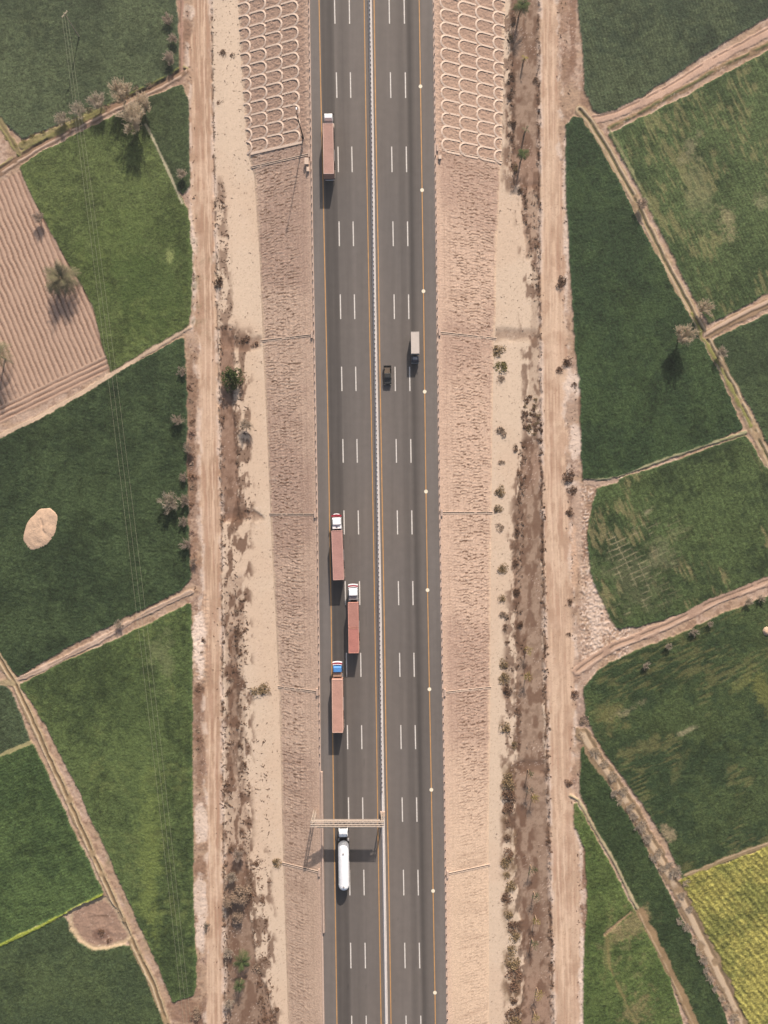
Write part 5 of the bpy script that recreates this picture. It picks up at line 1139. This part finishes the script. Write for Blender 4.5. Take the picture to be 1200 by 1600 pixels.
# right side
palm(815, 9, 15, PG2, 'green palm in the brown channel at the top right', hgt=4.0, nf=44); palm(818, 240, 12, PG2, 'green palm in the brown channel level with the topmost right drain', hgt=4.0, nf=30); palm(822, 202, 8, PG, 'thin small palm above the green palm in the brown channel', hgt=2.5, nf=10)
palm(820, 90, 8, PY, 'faint yellowish palm in the brown channel below the top one', hgt=2.2, nf=8)
for x, y, r, m_, lb in [(877, 440, 11, DKB, 'dark bush on the right border of the right dirt track, above the others'), (885, 566, 10, DKB, 'tall dark bush right of the right dirt track'), (875, 578, 8, BROWN, 'brown bush left of the tall dark bush by the right track'), (896, 601, 6, DKB, 'small dark bush on the pale patch by the right track'),
    (780, 549, 13, OLV, 'olive bush at the right slope foot, upper of a close pair'), (782, 572, 13, veg('scrub_moss', (120, 112, 66)), 'greener bush at the right slope foot, lower of a close pair'), (783, 593, 9, GRY, 'grey thin bush just below the close pair at the right slope foot'), (782, 674, 10, GRY, 'pale hazy bush at the right slope foot by itself'),
    (783, 723, 6, GRY, 'tiny pale bush at the right slope foot above the middle drain'), (783, 767, 11, OLV, 'olive bush just above the middle right drain'), (779, 796, 9, OLV, 'olive bush at the outlet of the middle right drain'), (781, 823, 9, GRY, 'hazy bush just below the middle right drain'), (785, 888, 11, OLV, 'round olive bush on the sand right of the highway'),
    (784, 936, 8, OLV, 'olive bush on the sand, above a paler one'), (786, 961, 8, GRY, 'pale bush on the sand, below the olive one'), (789, 984, 5, DKB, 'small dark bush on the sand above the fourth right drain'), (787, 1036, 10, OLV, 'olive bush above the fourth right drain, upper part of a long clump'), (786, 1060, 12, OLV, 'olive bush at the outlet of the fourth right drain'),
    (793, 1080, 9, DKB, 'dark bush just below the fourth right drain'), (789, 1138, 12, OLV, 'round olive bush below the fourth right drain'), (890, 744, 13, DKB, 'large dark bush right of the right dirt track'), (893, 765, 10, DKB, 'dark bush under the largest one right of the right track'), (891, 800, 8, DKB, 'narrow dark bush right of the right dirt track above the salty patch'),
    (890, 940, 6, DKB, 'small dark bush standing alone on the right dirt track edge'), (888, 991, 5, DKB, 'small dark bush on the right track edge above the side path'), (897, 1086, 9, BROWN, 'brown bush where the side path meets the right track'), (888, 1222, 8, BROWN, 'brown bush at the start of the thin diagonal path'),
    (914, 1128, 12, GRY, 'ash grey bush at the head of the lower diagonal ditch'), (908, 1148, 9, GRY, 'ash grey bush below another at the head of the diagonal ditch'), (798, 120, 8, DKB, 'dark bush on the left rim of the upper brown channel'), (800, 192, 8, DKB, 'dark bush on the left rim of the brown channel beside a palm'), (836, 125, 6, DKB, 'dark bush on the right rim of the upper brown channel')]:
    shrub(x, y, r, m_, lb, kind='leafy')
for k, (x, y, r) in enumerate([(803, 30, 9), (798, 60, 8), (797, 150, 9), (800, 215, 9), (806, 262, 8), (812, 300, 7), (806, 700, 8), (812, 740, 8), (808, 830, 8), (805, 880, 9), (806, 925, 9), (812, 975, 8), (808, 1110, 9), (803, 1165, 9)]):
    shrub(x, y, r, random.choice([OLV, BROWN, DKB]), 'loose brown bush on the left rim of the right brown channel', 'loose bushes on the rim of the right brown channel', 'leafy', sx=0.7)
SCR = 'dark scrub bushes in the patch beside the right dirt track'
for _ in range(34):
    a = random.uniform(0, 6.28); q = math.sqrt(random.random()); shrub(830+15*q*math.cos(a), 650+31*q*math.sin(a), random.uniform(4, 7), random.choice([DKB, BROWN, OLV]), 'dark scrub bush in the oval patch beside the right dirt track', SCR)
for _ in range(10): shrub(845+random.uniform(-3, 3), random.uniform(645, 710), random.uniform(3, 5), DKB, 'dark scrub bush in the oval patch beside the right dirt track', SCR)
COL = 'olive bushes in the long row along the lower right slope foot'
for x, y, r in [(790, 1212, 7), (791, 1226, 10), (792, 1245, 11), (790, 1262, 9), (789, 1285, 6), (789, 1310, 6), (792, 1332, 8), (788, 1348, 9), (789, 1368, 6), (793, 1385, 9), (789, 1405, 9), (791, 1428, 7), (798, 1450, 11), (802, 1464, 9), (796, 1485, 8), (797, 1505, 12), (799, 1520, 12), (801, 1540, 8), (799, 1562, 6), (798, 1585, 11), (802, 1600, 12)]:
    shrub(x+3, y, r*1.3, random.choice([OLV, DKB, OLV, BROWN]), 'olive brown bush in the row along the lower right slope foot', COL, 'leafy')
for k, (x, y, r, m_, w_) in enumerate([(829, 1210, 8, PG2, 'topmost green'), (836, 1250, 9, PY, 'topmost yellow'), (829, 1236, 8, PGR, 'grey green'), (833, 1362, 9, PG2, 'green beside the last drain'), (838, 1404, 8, PG2, 'green, under the last drain'), (840, 1441, 7, PY, 'pale yellowish green'), (835, 1478, 8, PG2, 'dark green'), (843, 1557, 9, PY, 'bright yellow, near the bottom'), (838, 1592, 8, PY, 'yellow green, lowest'), (826, 1017, 8, PY, 'faint yellow, farthest up'), (826, 1058, 9, PY, 'faint yellow by the drain')]):
    leafy_tree(x, y, r+1.5, m_, 'small thin tree in the lower right channel, '+w_, seed=20+k, n=330, lift=1.6, group='small trees of the lower right brown channel')
bare_tree(1071, 523, 24, DRY, 'large round leafless tree left of the right diagonal ditch', hs=1.3); bare_tree(1103, 482, 17, DRY, 'leafless tree above the side path at the right diagonal ditch', hs=1.1)
bare_tree(1128, 551, 13, DRYG, 'grey leafless tree right of the diagonal ditch under the side path'); bare_tree(1003, 318, 13, DRYP, 'small leafless tree on the upper part of the right diagonal ditch')
for k, (x, y, r) in enumerate([(944, 1192, 9), (990, 1275, 10), (1005, 1300, 8), (1030, 1330, 9), (1046, 1352, 9), (1066, 1398, 9), (1060, 1412, 8), (1078, 1420, 8), (1074, 1450, 9), (1092, 1488, 8), (1104, 1516, 8), (1118, 1545, 8), (1136, 1572, 8), (968, 1252, 8), (958, 1212, 12), (975, 1235, 11), (1000, 1290, 12), (1012, 1310, 12), (1056, 1362, 14), (1062, 1440, 8), (1072, 1380, 8), (1100, 1500, 11), (1128, 1560, 9), (930, 1175, 11), (1022, 1340, 10), (1085, 1470, 9), (1110, 1530, 9), (960, 1240, 9), (985, 1262, 10), (1036, 1355, 9), (1148, 1590, 9)]):
    bare_tree(x, y, r, random.choice([DRY, DRYG]), 'dry leafless tree in the row on the lower right diagonal ditch', 'dry trees of the row on the lower right diagonal ditch', hs=0.45)
for x, y, r in [(1010, 1040, 8), (1045, 1010, 8), (1085, 988, 9), (1110, 975, 7), (1170, 940, 9), (1190, 935, 8)]: bare_tree(x, y, r, DRYG, 'low dry bush on the lower rim of the right side path', 'dry bushes on the rim of the right side path', cat='bush')

# rows of little scrub bushes along the verges: individuals first, the rest as one scatter
def region(a, b, y0, y1, n, r0, r1, mats): return (a, b, y0, y1, n, r0, r1, mats)
REG = {
 'left': ('little dark scrub bush on the sandy verge left of the highway', 'scrub bushes of the left verge', [
  ([(280, 337), (520, 342)], [(280, 352), (520, 365)], 285, 520, 22, 2, 5), ([(520, 342), (800, 345)], [(520, 350), (800, 352)], 520, 800, 10, 2, 4), ([(520, 366), (800, 370)], [(520, 382), (800, 395)], 520, 812, 26, 2, 5),
  ([(800, 346), (1330, 350)], [(800, 372), (1330, 362)], 805, 1330, 46, 2.5, 6), ([(900, 368), (1330, 374)], [(900, 386), (1330, 392)], 925, 1340, 50, 2.5, 7), ([(1330, 384), (1450, 395), (1600, 405)], [(1330, 404), (1450, 418), (1600, 434)], 1330, 1600, 52, 3.5, 9),
  ([(1200, 395), (1400, 405)], [(1200, 420), (1400, 425)], 1130, 1400, 12, 2, 4), ([(1330, 349), (1600, 352)], [(1330, 358), (1600, 360)], 1330, 1600, 14, 2, 5)]),
 'right': ('little dark scrub bush on the sandy verge right of the highway', 'scrub bushes of the right verge', [
  ([(50, 790), (280, 795)], [(50, 804), (280, 806)], 20, 280, 14, 2.5, 6), ([(280, 810), (420, 828)], [(280, 838), (420, 842)], 290, 470, 14, 2, 5), ([(700, 812), (1000, 803)], [(700, 824), (1000, 812)], 690, 960, 22, 2.5, 6), ([(960, 788), (1180, 790)], [(960, 822), (1180, 812)], 965, 1180, 20, 2.5, 5.5),
  ([(690, 843), (1600, 858)], [(690, 850), (1600, 868)], 690, 1600, 26, 2.5, 5)])}
tuft_pts = []
for side, (lb, grp, regs) in REG.items():
    for (a, b, y0, y1, n, r0, r1) in regs:
        for i in range(n*6):
            y = random.uniform(y0, y1); x0 = float(ext(y, a)); x1 = float(ext(y, b)); q = random.random(); x = x0+(x1-x0)*(0.5+0.5*(2*q-1)*abs(2*q-1)**-0.2 if q != .5 else .5)
            if i < int(n*(0.5 if side == 'left' else 0.45)):
                part_ = 'level with the arch lattice' if y < 280 else ('between the first and second drain' if y < 522 else 'between the second and middle drain' if y < 803 else 'between the middle and fourth drain' if y < 1080 else 'between the fourth and last drain' if y < 1360 else 'below the last drain')
                shrub(x, y, r0+(r1-r0)*random.random()**1.6, random.choice([DKB, BROWN, BROWN, DKB, GRY]), 'little dark scrub bush on the %s sand verge %s' % (side, part_), grp+' '+part_)
            elif i < n: tuft_pts.append((x, y, random.uniform(1.5, 3.4)))
            else: tuft_pts.append((x, y, random.uniform(0.7, 1.9)))
for _ in range(420): y = random.uniform(-20, 1620); x = random.uniform(332, float(ext(y, TOE_L))); tuft_pts.append((x, y, random.uniform(0.5, 1.5)))
for _ in range(380): y = random.uniform(-20, 1620); x = random.uniform(float(ext(y, TOE_R)), 845); tuft_pts.append((x, y, random.uniform(0.5, 1.3)))
for _ in range(300): y = random.uniform(-20, 1620); tuft_pts.append((float(ext(y, [(0, 331), (400, 338), (800, 346), (1200, 348), (1600, 351)]))+random.gauss(0, 1.2), y, random.uniform(0.7, 1.8)))
for _ in range(300): y = random.uniform(-20, 1620); tuft_pts.append((float(ext(y, [(0, 841), (400, 843), (700, 846), (1000, 850), (1300, 858), (1600, 863)]))+random.gauss(0, 1.5), y, random.uniform(0.7, 2.0)))
for _ in range(260): y = random.uniform(-20, 1620); tuft_pts.append((float(ext(y, [(0, 876), (200, 890), (400, 886), (600, 900), (800, 893), (1000, 902), (1200, 900), (1600, 912)]))+random.gauss(0, 6), y, random.uniform(0.7, 1.8)))
for _ in range(220): y = random.uniform(-20, 1620); tuft_pts.append((float(ext(y, [(0, 292), (400, 301), (800, 300), (1200, 311), (1600, 312)]))+random.gauss(0, 4), y, random.uniform(0.7, 1.7)))
Vs = []; base, _q = leaf_mesh('t', clump_pts(16, 3, 5), 0.35, seed=3); 
for (x, y, r) in tuft_pts:
    p = gat(x, y, 0); a = random.uniform(0, 6.28); ca, sa = math.cos(a), math.sin(a); s = r*0.167*1.3
    Vs.append(np.stack([(base[:, 0]*ca-base[:, 1]*sa)*s+p.x, (base[:, 0]*sa+base[:, 1]*ca)*s+p.y, base[:, 2]*s*0.7+p.z], -1))
V = np.concatenate(Vs); o = link('dry_tuft', np_mesh('dry_tuft', V, np.arange(len(V)).reshape(-1, 4)), None, DKB); tag(o, 'tiny dark dry tufts scattered over the sandy verges', 'dry tufts', kind='stuff')
for t in bpy.data.objects:
    if 'used' in t: del t['used']
